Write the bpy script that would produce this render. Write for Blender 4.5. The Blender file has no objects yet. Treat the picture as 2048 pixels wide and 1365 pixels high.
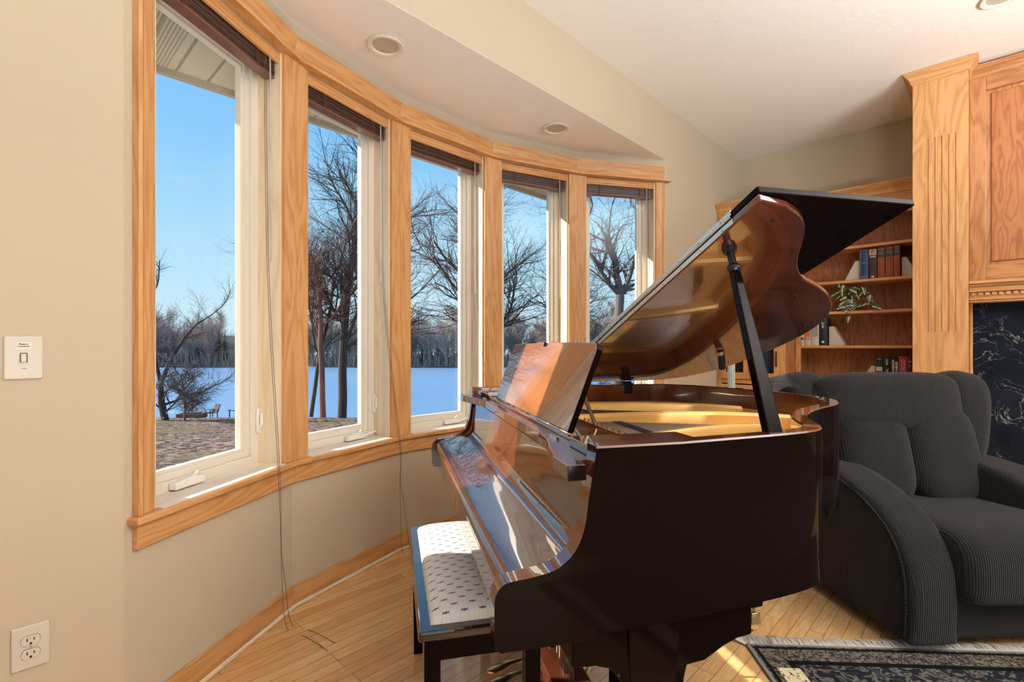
import bpy, math, random
from math import sin, cos, pi, radians as R
from mathutils import Vector as V, Matrix, noise as mnoise
random.seed(7)
sc = bpy.context.scene
COL = sc.collection

# ------------------------------------------------------------------ helpers
class MB:
    def __init__(s):
        s.v = []; s.f = []; s.L = []; s.m = []; s.sm = []
    def add(s, vs, fs, L=(0, 0, 1), m=0, smooth=False):
        o = len(s.v)
        s.v += [tuple(p) for p in vs]
        for f in fs:
            s.f.append([i + o for i in f]); s.L.append(L); s.m.append(m); s.sm.append(smooth)
    def box(s, a, b, L=None, m=0, rot=None, piv=None):
        x0, y0, z0 = a; x1, y1, z1 = b
        if L is None:
            d = [abs(x1-x0), abs(y1-y0), abs(z1-z0)]; k = d.index(max(d)); L = tuple(1.0 if i == k else 0.0 for i in range(3))
        vs = [(x0,y0,z0),(x1,y0,z0),(x1,y1,z0),(x0,y1,z0),(x0,y0,z1),(x1,y0,z1),(x1,y1,z1),(x0,y1,z1)]
        if rot is not None:
            pv = V(piv); vs = [tuple(pv + rot @ (V(p) - pv)) for p in vs]; L = tuple(rot @ V(L))
        s.add(vs, [(0,3,2,1),(4,5,6,7),(0,1,5,4),(1,2,6,5),(2,3,7,6),(3,0,4,7)], L, m)
    def prism(s, poly, e, L=None, m=0, smooth=False, mcap=None):
        # poly: 3d points, e: extrusion vector
        n = len(poly); e = V(e)
        a = [V(p) for p in poly]; b = [p + e for p in a]
        nrm = V((0, 0, 0))
        for i in range(n): nrm += a[i].cross(a[(i+1) % n])
        flip = nrm.dot(e) > 0
        LL = tuple(e.normalized()) if L is None else L
        sides = [(i, (i+1) % n, n+(i+1) % n, n+i) for i in range(n)]
        bot = tuple(range(n)); top = tuple(range(2*n-1, n-1, -1))
        if flip: bot = tuple(reversed(bot)); top = tuple(reversed(top))
        else: sides = [tuple(reversed(q)) for q in sides]
        s.add(a + b, sides, LL, m, smooth)
        o = len(s.v) - 2*n
        for q in (bot, top):
            s.f.append([i + o for i in q]); s.L.append(LL); s.m.append(m if mcap is None else mcap); s.sm.append(False)
    def loft(s, rings, L=(0, 0, 1), m=0, caps=True, smooth=True, closed=True):
        n = len(rings[0]); vs = [p for r in rings for p in r]; fs = []
        for k in range(len(rings)-1):
            for i in range(n if closed else n-1):
                j = (i+1) % n
                fs.append((k*n+i, k*n+j, (k+1)*n+j, (k+1)*n+i))
        if caps:
            fs.append(tuple(reversed(range(n)))); fs.append(tuple(range((len(rings)-1)*n, len(rings)*n)))
        s.add(vs, fs, L, m, smooth)
    def tube(s, pts, rad, n=8, L=None, m=0, caps=True):
        pts = [V(p) for p in pts]
        if not hasattr(rad, '__len__'): rad = [rad]*len(pts)
        rings = []; up = None
        for i, p in enumerate(pts):
            d = (pts[min(i+1, len(pts)-1)] - pts[max(i-1, 0)]).normalized()
            if up is None: up = V((0,0,1)) if abs(d.z) < .9 else V((1,0,0))
            x = up.cross(d)
            if x.length < 1e-5: x = V((0,1,0)).cross(d)
            x.normalize(); y = d.cross(x); up = y
            rings.append([tuple(p + x*cos(2*pi*k/n)*rad[i] + y*sin(2*pi*k/n)*rad[i]) for k in range(n)])
        s.loft(rings, L or tuple((pts[-1]-pts[0]).normalized()), m, caps)
    def lathe(s, prof, c=(0,0,0), ax='z', n=24, m=0, caps=True):
        rings = []
        for r, h in prof:
            ring = []
            for k in range(n):
                a = 2*pi*k/n
                if ax == 'z': p = (c[0]+r*cos(a), c[1]+r*sin(a), c[2]+h)
                elif ax == 'y': p = (c[0]+r*sin(a), c[1]+h, c[2]+r*cos(a))
                else: p = (c[0]+h, c[1]+r*cos(a), c[2]+r*sin(a))
                ring.append(p)
            rings.append(ring)
        s.loft(rings, (0,0,1) if ax == 'z' else (1,0,0), m, caps)
    def grid(s, fn, nu, nv, L=(1,0,0), m=0, smooth=True):
        vs = [fn(i/nu, j/nv) for j in range(nv+1) for i in range(nu+1)]
        fs = [(j*(nu+1)+i, j*(nu+1)+i+1, (j+1)*(nu+1)+i+1, (j+1)*(nu+1)+i) for j in range(nv) for i in range(nu)]
        s.add(vs, fs, L, m, smooth)
    def build(s, name, mats, parent=None, bevel=0, seg=2, origin=None, ang=35, uvfix=None):
        me = bpy.data.meshes.new(name)
        vs = s.v
        if parent is None and origin is None:
            xs = [p[0] for p in vs]; ys = [p[1] for p in vs]; zs = [p[2] for p in vs]
            origin = ((min(xs)+max(xs))/2, (min(ys)+max(ys))/2, min(zs))
        if origin is None: origin = (0,0,0)
        ox, oy, oz = origin
        vs2 = [(p[0]-ox, p[1]-oy, p[2]-oz) for p in vs]
        me.from_pydata(vs2, [], s.f)
        me.polygons.foreach_set('use_smooth', s.sm)
        me.polygons.foreach_set('material_index', s.m)
        uv = me.uv_layers.new(name='UVMap').data
        for k, p in enumerate(me.polygons):
            Lk = s.L[k]
            n = p.normal; lv = V(Lk)
            if uvfix: c = V(uvfix)
            else:
                c = n.cross(lv)
                if c.length < .35:
                    lv = V((1,0,0)) if abs(n.x) < .7 else V((0,1,0)); c = n.cross(lv)
                c.normalize()
                if (abs(c.x)+abs(c.y)+abs(c.z)) and (c.x+c.y*1.01+c.z*1.02) < 0: c = -c
            for li in p.loop_indices:
                q = V(vs[me.loops[li].vertex_index])
                uv[li].uv = (q.dot(lv), q.dot(c))
        if not isinstance(mats, (list, tuple)): mats = [mats]
        for mm in mats: me.materials.append(mm)
        if any(s.sm): me.set_sharp_from_angle(angle=R(ang))
        me.validate()
        o = bpy.data.objects.new(name, me); COL.objects.link(o)
        o.location = origin
        if parent is not None: o.parent = parent; o.location = (0,0,0)
        if bevel:
            b = o.modifiers.new('b', 'BEVEL'); b.width = bevel; b.segments = seg; b.limit_method = 'ANGLE'; b.angle_limit = R(40); b.harden_normals = False
        return o

def empty(name, loc, rz=0.0):
    o = bpy.data.objects.new(name, None); COL.objects.link(o)
    o.location = loc; o.rotation_euler = (0,0,rz); o.empty_display_size = .05
    return o
def tag(o, label=None, cat=None, group=None, kind=None):
    if label: o['label'] = label
    if cat: o['category'] = cat
    if group: o['group'] = group
    if kind: o['kind'] = kind
    return o
def copy_tree(o, parent=None):
    c = o.copy(); COL.objects.link(c)
    if parent: c.parent = parent
    for ch in list(o.children): copy_tree(ch, c)
    return c
def catmull(pts, k=6, closed=False):
    P = [V(p) for p in pts]; out = []; n = len(P)
    for i in range(n if closed else n-1):
        g = (lambda j: P[j % n]) if closed else (lambda j: P[min(max(j,0),n-1)])
        p0,p1,p2,p3 = g(i-1),g(i),g(i+1),g(i+2)
        for q in range(k):
            t = q/k
            out.append(.5*((2*p1)+(-p0+p2)*t+(2*p0-5*p1+4*p2-p3)*t*t+(-p0+3*p1-3*p2+p3)*t*t*t))
    if not closed: out.append(P[-1])
    return out
def sph(mb, c, r, n=16, k=10, m=0, sc_=(1,1,1)):
    rings = []
    for j in range(1, k):
        a = -pi/2 + pi*j/k
        rings.append([(c[0]+r*sc_[0]*cos(a)*cos(2*pi*i/n), c[1]+r*sc_[1]*cos(a)*sin(2*pi*i/n), c[2]+r*sc_[2]*sin(a)) for i in range(n)])
    mb.loft(rings, (0,0,1), m)

# ------------------------------------------------------------------ materials
class NT:
    def __init__(s, name):
        s.mat = bpy.data.materials.new(name); s.mat.use_nodes = True
        s.t = s.mat.node_tree; s.n = s.t.nodes; s.l = s.t.links
        s.bsdf = s.n['Principled BSDF']; s.out = s.n['Material Output']
    def link(s, a, b): s.l.new(a, b)
    def node(s, ty, **kw):
        nd = s.n.new(ty)
        for k, v in kw.items():
            if k.startswith('i_'):
                nd.inputs[k[2:].replace('_', ' ')].default_value = v
            else: setattr(nd, k, v)
        return nd
    def val(s, x, inp):
        if hasattr(x, 'is_linked') or isinstance(x, bpy.types.NodeSocket): s.link(x, inp)
        else: inp.default_value = x
    def m(s, op, a, b=0.0, c=None):
        nd = s.n.new('ShaderNodeMath'); nd.operation = op
        s.val(a, nd.inputs[0]); s.val(b, nd.inputs[1])
        if c is not None: s.val(c, nd.inputs[2])
        return nd.outputs[0]
    def uv(s, rnd=True):
        u = s.n.new('ShaderNodeUVMap'); u.uv_map = 'UVMap'
        if not rnd: return u.outputs[0]
        oi = s.n.new('ShaderNodeObjectInfo')
        mu = s.m('MULTIPLY', oi.outputs['Random'], 37.0)
        cb = s.n.new('ShaderNodeCombineXYZ'); s.link(mu, cb.inputs[0]); s.link(mu, cb.inputs[1]); s.link(mu, cb.inputs[2])
        va = s.n.new('ShaderNodeVectorMath'); s.link(u.outputs[0], va.inputs[0]); s.link(cb.outputs[0], va.inputs[1])
        return va.outputs[0]
    def obj(s): return s.n.new('ShaderNodeTexCoord').outputs['Object']
    def geo(s): return s.n.new('ShaderNodeNewGeometry').outputs['Position']
    def map(s, vec, scale=(1,1,1), rot=(0,0,0), loc=(0,0,0)):
        mp = s.n.new('ShaderNodeMapping'); s.link(vec, mp.inputs[0])
        mp.inputs['Scale'].default_value = scale; mp.inputs['Rotation'].default_value = rot; mp.inputs['Location'].default_value = loc
        return mp.outputs[0]
    def noise(s, vec, scale=1.0, detail=3.0, rough=.5, dist=0.0):
        nd = s.n.new('ShaderNodeTexNoise'); s.link(vec, nd.inputs['Vector'])
        nd.inputs['Scale'].default_value = scale; nd.inputs['Detail'].default_value = detail
        nd.inputs['Roughness'].default_value = rough; nd.inputs['Distortion'].default_value = dist
        return nd.outputs['Fac']
    def ramp(s, fac, stops, interp='LINEAR'):
        r = s.n.new('ShaderNodeValToRGB'); s.link(fac, r.inputs[0]); e = r.color_ramp; e.interpolation = interp
        while len(e.elements) < len(stops): e.elements.new(.5)
        for el, (p, c) in zip(e.elements, stops):
            el.position = p; el.color = tuple(c)+((1,) if len(c) == 3 else ())
        return r.outputs[0]
    def mix(s, fac, a, b, mode='MIX'):
        nd = s.n.new('ShaderNodeMix'); nd.data_type = 'RGBA'; nd.blend_type = mode
        s.val(fac, nd.inputs[0]); s.valc(a, nd.inputs[6]); s.valc(b, nd.inputs[7])
        return nd.outputs[2]
    def valc(s, x, inp):
        if isinstance(x, bpy.types.NodeSocket): s.link(x, inp)
        else: inp.default_value = tuple(x)+((1,) if len(x) == 3 else ())
    def bump(s, h, strength=.3, dist=.002):
        b = s.n.new('ShaderNodeBump'); s.link(h, b.inputs['Height'])
        b.inputs['Strength'].default_value = strength; b.inputs['Distance'].default_value = dist
        s.link(b.outputs[0], s.bsdf.inputs['Normal'])
    def set(s, **kw):
        for k, v in kw.items():
            inp = s.bsdf.inputs[k.replace('_', ' ')]
            if isinstance(v, bpy.types.NodeSocket): s.link(v, inp)
            elif isinstance(v, (tuple, list)): inp.default_value = tuple(v)+((1,) if len(v) == 3 else ())
            else: inp.default_value = v
        return s
    def sep(s, vec):
        x = s.n.new('ShaderNodeSeparateXYZ'); s.link(vec, x.inputs[0]); return x.outputs

def plain(name, col, rough=.5, metal=0.0, spec=.5, coat=0.0, bump=None, emit=None):
    t = NT(name); t.set(Base_Color=col, Roughness=rough, Metallic=metal)
    t.set(**{'Specular_IOR_Level': spec, 'Coat_Weight': coat})
    if bump: t.bump(t.noise(t.obj(), bump[0], 3), bump[1], bump[2] if len(bump) > 2 else .002)
    if emit: t.set(Emission_Color=emit[0], Emission_Strength=emit[1])
    return t.mat

def wood(name, c1, c2, c3, rough=.4, coat=0.0, spec=.5, ring=9.0, sx=1.1, sy=9.0, grain=.35, bumpy=.12, coat_rough=.05):
    t = NT(name); uv = t.uv()
    mp = t.map(uv, (sx, sy, 1))
    n1 = t.noise(mp, 1.0, 3, .45, .35)
    rg = t.m('FRACT', t.m('MULTIPLY', n1, ring))
    tri = t.m('ABSOLUTE', t.m('SUBTRACT', t.m('MULTIPLY', rg, 2.0), 1.0))
    tri = t.m('POWER', tri, 1.7)
    col = t.mix(tri, c1, c2)
    fine = t.noise(t.map(uv, (14, 420, 1)), 1.0, 3, .6)
    fr = t.ramp(fine, [(.38, (1,1,1)), (.62, (0,0,0))])
    col = t.mix(t.m('MULTIPLY', t.m('MULTIPLY', fr, grain), t.m('ADD', t.m('MULTIPLY', tri, .7), .3)), col, c3)
    big = t.noise(t.map(uv, (.8, 2.5, 1)), 1.0, 2)
    col = t.mix(t.m('MULTIPLY', big, .35), col, tuple(x*.78 for x in c2))
    t.set(Base_Color=col, Roughness=rough); t.set(**{'Coat_Weight': coat, 'Coat_Roughness': coat_rough, 'Specular_IOR_Level': spec})
    if bumpy: t.bump(fine, bumpy, .0006)
    return t.mat

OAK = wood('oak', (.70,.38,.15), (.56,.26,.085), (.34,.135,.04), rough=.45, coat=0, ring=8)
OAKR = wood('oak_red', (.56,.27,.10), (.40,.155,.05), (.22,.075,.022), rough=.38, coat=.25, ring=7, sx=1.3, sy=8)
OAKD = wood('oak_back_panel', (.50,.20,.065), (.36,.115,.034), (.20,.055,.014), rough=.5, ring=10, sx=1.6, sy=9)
OAKL = wood('oak_pale_jamb', (.86,.73,.54), (.76,.60,.40), (.60,.42,.24), rough=.45, ring=5, grain=.3)
SILL = wood('oak_pale_sill', (.88,.80,.68), (.80,.69,.55), (.66,.52,.38), rough=.4, ring=4, grain=.3)  # palest oak, for the thin inner sill boards
MAHO = wood('mahogany_polish', (.125,.032,.014), (.070,.016,.008), (.03,.008,.005), rough=.16, coat=1.0, ring=4, sx=1.4, sy=5, bumpy=0, grain=.2, coat_rough=.008)
MAHR = wood('mahogany_rim_sunlit', (.36,.12,.05), (.24,.07,.03), (.12,.03,.012), rough=.2, coat=.8, ring=3, sx=4, sy=4, bumpy=0, grain=.2, coat_rough=.02)  # brighter mahogany for the inner rim, sunlight put into the colour
MAHD = wood('mahogany_desk', (.36,.13,.045), (.24,.075,.025), (.12,.035,.012), rough=.16, coat=1.0, ring=4, sx=1.4, sy=5, bumpy=0, grain=.3, coat_rough=.008)
EBON = plain('dark_case_polish', (.006,.003,.0025), .06, coat=0, spec=.05)
GOLD = plain('plate_gold', (.82,.47,.14), .38, metal=.35)
SOUND = wood('soundboard', (.80,.47,.16), (.72,.38,.12), (.55,.26,.07), rough=.3, coat=.4, ring=3, sx=.6, sy=14)
BRASS = plain('brass', (.75,.58,.30), .22, metal=1.0)
NICKEL = plain('nickel', (.62,.60,.56), .22, metal=1.0)
STEEL = plain('steel_wire', (.45,.43,.42), .3, metal=1.0)
BLACKM = plain('black_metal', (.012,.011,.011), .35, spec=.5)
RUBBER = plain('black_rubber', (.015,.015,.015), .6)
WHITEP = plain('window_vinyl', (.78,.72,.61), .38)
WHITEG = plain('white_plastic', (.84,.81,.74), .3)
PLATE = plain('wall_plate', (.63,.565,.47), .35)
MAHB = plain('bench_dark_polish', (.022,.008,.005), .12, coat=1.0, spec=.3)
MAHB.node_tree.nodes['Principled BSDF'].inputs['Coat Roughness'].default_value = .01
DARKSLOT = plain('dark_slot', (.02,.015,.012), .7)

def wallmat(name, col, b=.25, sc_=220):
    t = NT(name); p = t.geo()
    n = t.noise(p, sc_, 3, .6)
    c = t.mix(t.m('MULTIPLY', t.noise(p, 1.3, 2), .12), col, tuple(x*.85 for x in col))
    t.set(Base_Color=c, Roughness=.85); t.set(**{'Specular_IOR_Level': .25})
    t.bump(n, b, .0012); return t.mat
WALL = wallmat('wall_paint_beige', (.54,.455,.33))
WALLD = wallmat('wall_darkened_unseen', (.035,.030,.026))  # unseen walls coloured dark so the piano side reflects an unlit room
CEIL = None
def ceilmat():
    t = NT('ceiling_plaster'); p = t.geo()
    n = t.noise(t.map(p, (1,1.7,1)), 9.0, 4, .55, 1.6)
    fl = t.ramp(n, [(.5, (0,0,0)), (.62, (1,1,1))])
    t.set(Base_Color=(.87,.83,.77), Roughness=.9); t.set(**{'Specular_IOR_Level': .2})
    t.bump(fl, .12, .004); return t.mat
CEIL = ceilmat()

def floormat():
    t = NT('oak_strip_floor'); p = t.geo()
    br = t.n.new('ShaderNodeTexBrick'); t.link(p, br.inputs['Vector'])
    br.offset = .37; br.offset_frequency = 3; br.squash = 1.0
    br.inputs['Color1'].default_value = (0,0,0,1); br.inputs['Color2'].default_value = (1,1,1,1); br.inputs['Mortar'].default_value = (.5,.5,.5,1)
    br.inputs['Scale'].default_value = 1.0; br.inputs['Mortar Size'].default_value = .0011; br.inputs['Mortar Smooth'].default_value = .1
    br.inputs['Brick Width'].default_value = .93; br.inputs['Row Height'].default_value = .0575; br.inputs['Bias'].default_value = 0.0
    rnd = t.sep(br.outputs['Color'])[0]
    cb = t.n.new('ShaderNodeCombineXYZ'); r40 = t.m('MULTIPLY', rnd, 40.0); t.link(r40, cb.inputs[0]); t.link(r40, cb.inputs[2])
    va = t.n.new('ShaderNodeVectorMath'); t.link(p, va.inputs[0]); t.link(cb.outputs[0], va.inputs[1]); q = va.outputs[0]
    n1 = t.noise(t.map(q, (1.3, 12, 1)), 1.0, 3, .5, .4)
    rg = t.m('FRACT', t.m('MULTIPLY', n1, 8.0)); tri = t.m('ABSOLUTE', t.m('SUBTRACT', t.m('MULTIPLY', rg, 2.0), 1.0))
    base = t.ramp(rnd, [(0, (.80,.49,.21)), (.3, (.85,.54,.24)), (.6, (.72,.40,.155)), (1.0, (.90,.63,.32))])
    col = t.mix(t.m('MULTIPLY', tri, .35), base, (.48,.22,.075))
    fine = t.noise(t.map(q, (14, 420, 1)), 1.0, 3, .6)
    col = t.mix(t.m('MULTIPLY', t.ramp(fine, [(.4, (1,1,1)), (.6, (0,0,0))]), .25), col, (.28,.11,.03))
    col = t.mix(br.outputs['Fac'], col, (.16,.06,.02))
    t.set(Base_Color=col, Roughness=t.m('ADD', t.m('MULTIPLY', fine, .15), .22)); t.set(**{'Coat_Weight': .35, 'Coat_Roughness': .12})
    t.bump(t.m('SUBTRACT', 1.0, br.outputs['Fac']), .25, .001); return t.mat
FLOOR = floormat()

def cordmat():
    t = NT('charcoal_corduroy'); u = t.uv(False); s = t.sep(u)
    w = t.m('SINE', t.m('MULTIPLY', s[1], 2*pi/.0085))
    w01 = t.m('ADD', t.m('MULTIPLY', w, .5), .5)
    ns = t.noise(t.map(u, (60, 500, 1)), 1.0, 3)
    fl = t.noise(t.obj(), 7.0, 4, .6)
    a = t.mix(fl, (.009,.0078,.0074), (.030,.025,.0235))
    c = t.mix(t.m('MULTIPLY', t.m('POWER', w01, .7), t.m('ADD', t.m('MULTIPLY', ns, .5), .6)), (.012,.011,.012), a)
    t.set(Base_Color=c, Roughness=.95); t.set(**{'Specular_IOR_Level': .15, 'Sheen_Weight': .10, 'Sheen_Roughness': .5})
    t.bump(w01, .8, .0025); return t.mat
CORD = cordmat()

def benchfab():
    t = NT('cream_brocade'); u = t.obj(); s = t.sep(u)
    P = .050
    a = t.m('DIVIDE', t.m('ADD', s[0], s[1]), P); b = t.m('DIVIDE', t.m('SUBTRACT', s[0], s[1]), P)
    wa = t.m('ADD', a, t.m('MULTIPLY', t.m('SINE', t.m('MULTIPLY', b, 2*pi)), .10))
    wb = t.m('ADD', b, t.m('MULTIPLY', t.m('SINE', t.m('MULTIPLY', a, 2*pi)), .10))
    fa = t.m('ABSOLUTE', t.m('SUBTRACT', t.m('FRACT', wa), .5)); fb = t.m('ABSOLUTE', t.m('SUBTRACT', t.m('FRACT', wb), .5))
    line = t.m('MAXIMUM', t.m('LESS_THAN', fa, .025), t.m('LESS_THAN', fb, .025))
    d = t.m('SQRT', t.m('ADD', t.m('POWER', fa, 2.0), t.m('POWER', fb, 2.0)))
    ang = t.m('ARCTAN2', fa, fb)
    rad = t.m('ADD', .14, t.m('MULTIPLY', t.m('COSINE', t.m('MULTIPLY', ang, 8.0)), .05))
    dot = t.m('LESS_THAN', d, rad)
    c = t.mix(t.m('MULTIPLY', line, .55), (.66,.64,.585), (.40,.42,.44))
    c = t.mix(dot, c, (.05,.08,.16))
    t.set(Base_Color=c, Roughness=.6); t.set(**{'Sheen_Weight': .2})
    t.bump(t.m('ADD', line, dot), .25, .001); return t.mat
BENCHF = benchfab()

def marblemat():
    t = NT('black_marble'); p = t.geo()
    n = t.noise(p, 3.2, 6, .62, 2.2)
    v = t.m('ABSOLUTE', t.m('SUBTRACT', n, .5))
    vein = t.ramp(v, [(0.0, (1,1,1)), (.007, (0,0,0))])
    msk = t.ramp(t.noise(t.map(p, (1,1,1), loc=(3,3,3)), 5.0, 3), [(.46, (0,0,0)), (.62, (1,1,1))])
    c = t.mix(t.m('MULTIPLY', vein, msk), t.mix(t.noise(p, 6.0, 3), (.004,.006,.010), (.02,.025,.04)), (.55,.55,.55))
    t.set(Base_Color=c, Roughness=.08); return t.mat
MARBLE = marblemat()

def soffitmat():
    t = NT('soffit_panel'); p = t.geo(); s = t.sep(p)
    fx = t.m('FRACT', t.m('DIVIDE', s[0], .135)); groove = t.m('LESS_THAN', t.m('ABSOLUTE', t.m('SUBTRACT', fx, .5)), .045)
    strip = t.m('LESS_THAN', t.m('FRACT', t.m('DIVIDE', t.m('ADD', s[0], .1), .54)), .25)
    dx = t.m('SUBTRACT', t.m('FRACT', t.m('DIVIDE', s[0], .014)), .5); dy = t.m('SUBTRACT', t.m('FRACT', t.m('DIVIDE', s[1], .014)), .5)
    dt = t.m('LESS_THAN', t.m('ADD', t.m('POWER', t.m('ABSOLUTE', dx), 2.0), t.m('POWER', t.m('ABSOLUTE', dy), 2.0)), .06)
    c = t.mix(t.m('MULTIPLY', dt, strip), (.50,.47,.38), (.08,.075,.06))
    c = t.mix(groove, c, (.27,.25,.2))
    t.set(Base_Color=c, Roughness=.5); return t.mat
SOFFIT = soffitmat()
ALU = plain('fascia_paint', (.36,.33,.27), .5)

def slatmat():
    t = NT('dark_woven_slat'); u = t.uv()
    c = t.mix(t.noise(t.map(u, (3, 120, 1)), 1.0, 3), (.022,.010,.008), (.13,.055,.038))
    t.set(Base_Color=c, Roughness=.3); t.set(**{'Coat_Weight': .4}); return t.mat
SLAT = slatmat(); RAILM = plain('brown_rail', (.17,.065,.035), .35, coat=.3)
TWINE = plain('brown_tape', (.20,.08,.035), .7)
CORDB = plain('blind_cord', (.10,.07,.05), .8)
CLEAR = plain('clear_wand', (.85,.83,.80), .12)
CLEAR.node_tree.nodes['Principled BSDF'].inputs['Transmission Weight'].default_value = .6

def glassmat(name, refl=1.0, tint=(.97,.985,.99)):
    t = NT(name); t.n.remove(t.bsdf)
    tr = t.n.new('ShaderNodeBsdfTransparent'); tr.inputs[0].default_value = tint+(1,)
    gl = t.n.new('ShaderNodeBsdfGlossy'); gl.inputs['Roughness'].default_value = 0.0
    lw = t.n.new('ShaderNodeLayerWeight'); lw.inputs[0].default_value = .5
    mx = t.n.new('ShaderNodeMixShader'); t.link(t.m('MULTIPLY', t.m('ADD', t.m('POWER', lw.outputs['Facing'], 5.0), .03), refl), mx.inputs[0])
    t.link(tr.outputs[0], mx.inputs[1]); t.link(gl.outputs[0], mx.inputs[2]); t.link(mx.outputs[0], t.out.inputs[0]); return t.mat
GLASS = glassmat('window_glass', .7)
DGLASS = plain('cabinet_dark_glass', (.012,.010,.010), .05, coat=.5)

# ------------------------------------------------------------------ camera
H = 1.22; TH = R(43.95)
cam = bpy.data.cameras.new('camera'); camo = bpy.data.objects.new('camera', cam); COL.objects.link(camo)
cam.sensor_width = 36.0; cam.lens = 1000/2048*36; cam.shift_y = 12.5/2048; cam.clip_start = .02; cam.clip_end = 2000
camo.location = (0,0,H); camo.rotation_euler = (pi/2, 0, TH - pi/2)
sc.camera = camo
FW = V((cos(TH), sin(TH), 0)); RT = V((sin(TH), -cos(TH), 0))
def cw(r, f, z=0.0): return tuple(FW*f + RT*r + V((0,0,z)))

# ------------------------------------------------------------------ room
YW = 1.928; XE = 5.471; ZC = 3.19; ZB = 2.75
K = [V((.278,1.928)), V((.976,2.379)), V((1.694,2.583)), V((2.464,2.583)), V((3.157,2.349)), V((3.816,1.928))]
U = [(K[i+1]-K[i]).normalized() for i in range(5)]
N = [V((-u.y, u.x)) for u in U]
def off(d):
    """inner line of the bay moved outward by d, mitred; ends stay on the wall plane direction"""
    out = []
    for i in range(6):
        if i == 0: out.append(K[0] + N[0]*d)
        elif i == 5: out.append(K[5] + N[4]*d)
        else:
            b = (N[i-1]+N[i]).normalized(); out.append(K[i] + b*(d/b.dot(N[i])))
    return out
def struct(o): o['kind'] = 'structure'; return o
TK = .20
def q3(p, z): return (p.x, p.y, z)

mb = MB(); mb.box((-4.2,-5.2,-.12), (XE+.2, 2.9, 0)); struct(mb.build('floor', FLOOR))
mb = MB(); mb.box((-4.0,-5.0,0), (XE,-1.3,.012)); struct(mb.build('floor_dark_sheet', plain('dark_sheet', (.07,.06,.052), .95, bump=(300,.4,.003))))  # unseen dark sheet added to cut floor reflections and warm bounce
mb = MB(); mb.box((-4.2,-5.2,ZC), (XE+.2, YW+.2, ZC+.15)); struct(mb.build('ceiling', CEIL))
# bay ceiling
o2 = off(TK)
mb = MB(); poly = [(K[0].x,YW+.001,ZB)] + [q3(p,ZB) for p in o2] + [(K[5].x,YW+.001,ZB)]
mb.prism(poly, (0,0,.2)); struct(mb.build('ceiling_bay', CEIL))
# flat wall with the bay opening
mb = MB(); mb.box((-4.2,YW,0), (K[0].x,YW+.19,ZC)); struct(mb.build('wall_left', WALL))
mb = MB(); mb.box((K[5].x,YW,0), (XE+.2,YW+.19,ZC)); struct(mb.build('wall_right', WALL))
mb = MB(); mb.box((K[0].x,YW,ZB+.002), (K[5].x,YW+.06,ZC)); struct(mb.build('wall_top', WALL))
mb = MB(); mb.box((XE,-5.2,0), (XE+.2,YW,ZC)); struct(mb.build('wall_end', WALL))
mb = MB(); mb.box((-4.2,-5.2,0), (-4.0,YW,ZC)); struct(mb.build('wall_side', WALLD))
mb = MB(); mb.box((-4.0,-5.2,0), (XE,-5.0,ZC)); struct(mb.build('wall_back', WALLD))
# bay walls
ZS0, ZS1 = .665, 2.56
E0, E1 = .10, .074      # casing inset at the ends, half post width
mb = MB()
for i in range(5):
    a, b = K[i], K[i+1]; c, d = o2[i+1], o2[i]
    L = (U[i].x, U[i].y, 0)
    mb.prism([q3(a,0), q3(b,0), q3(c,0), q3(d,0)], (0,0,ZS0), L)
    mb.prism([q3(a,ZS1), q3(b,ZS1), q3(c,ZS1), q3(d,ZS1)], (0,0,ZB-ZS1), L)
def opening(i):
    Li = (K[i+1]-K[i]).length
    return (E0 if i == 0 else E1, Li - (E0 if i == 4 else E1))
for i in range(6):
    if i == 0: poly = [K[0], K[0]+U[0]*E0, K[0]+U[0]*E0+N[0]*TK, o2[0]]
    elif i == 5: poly = [K[5]-U[4]*E0, K[5], o2[5], K[5]-U[4]*E0+N[4]*TK]
    else: poly = [K[i]-U[i-1]*E1, K[i], K[i]+U[i]*E1, K[i]+U[i]*E1+N[i]*TK, o2[i], K[i]-U[i-1]*E1+N[i-1]*TK]
    mb.prism([q3(p,ZS0) for p in poly], (0,0,ZS1-ZS0))
struct(mb.build('wall_bay', WALL))

# trim: stool, apron, head, casings, baseboard
def strip(name, din, dout, z0, z1, mat, s0=0.0, s1=0.0, bevel=.003, prof=None, num=None):
    mb = MB(); A = off(-din); B = off(dout)
    for i in range(5):
        a, b, c, d = A[i], A[i+1], B[i+1], B[i]
        if i == 0: a = a + U[0]*s0; d = d + U[0]*s0
        if i == 4: b = b - U[4]*s1; c = c - U[4]*s1
        L = (U[i].x, U[i].y, 0)
        mb.prism([q3(a,z0), q3(b,z0), q3(c,z0), q3(d,z0)], (0,0,z1-z0), L)
    return struct(mb.build(name, mat, bevel=bevel))
strip('trim_1', .042, .10, .665, .690, OAK, .010, -.02, .006)
strip('trim_2', .020, .0, .585, .665, OAK, .028, .03)
strip('trim_3', .055, .0, 2.560, 2.578, OAK, .0, -.02, .004)
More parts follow.
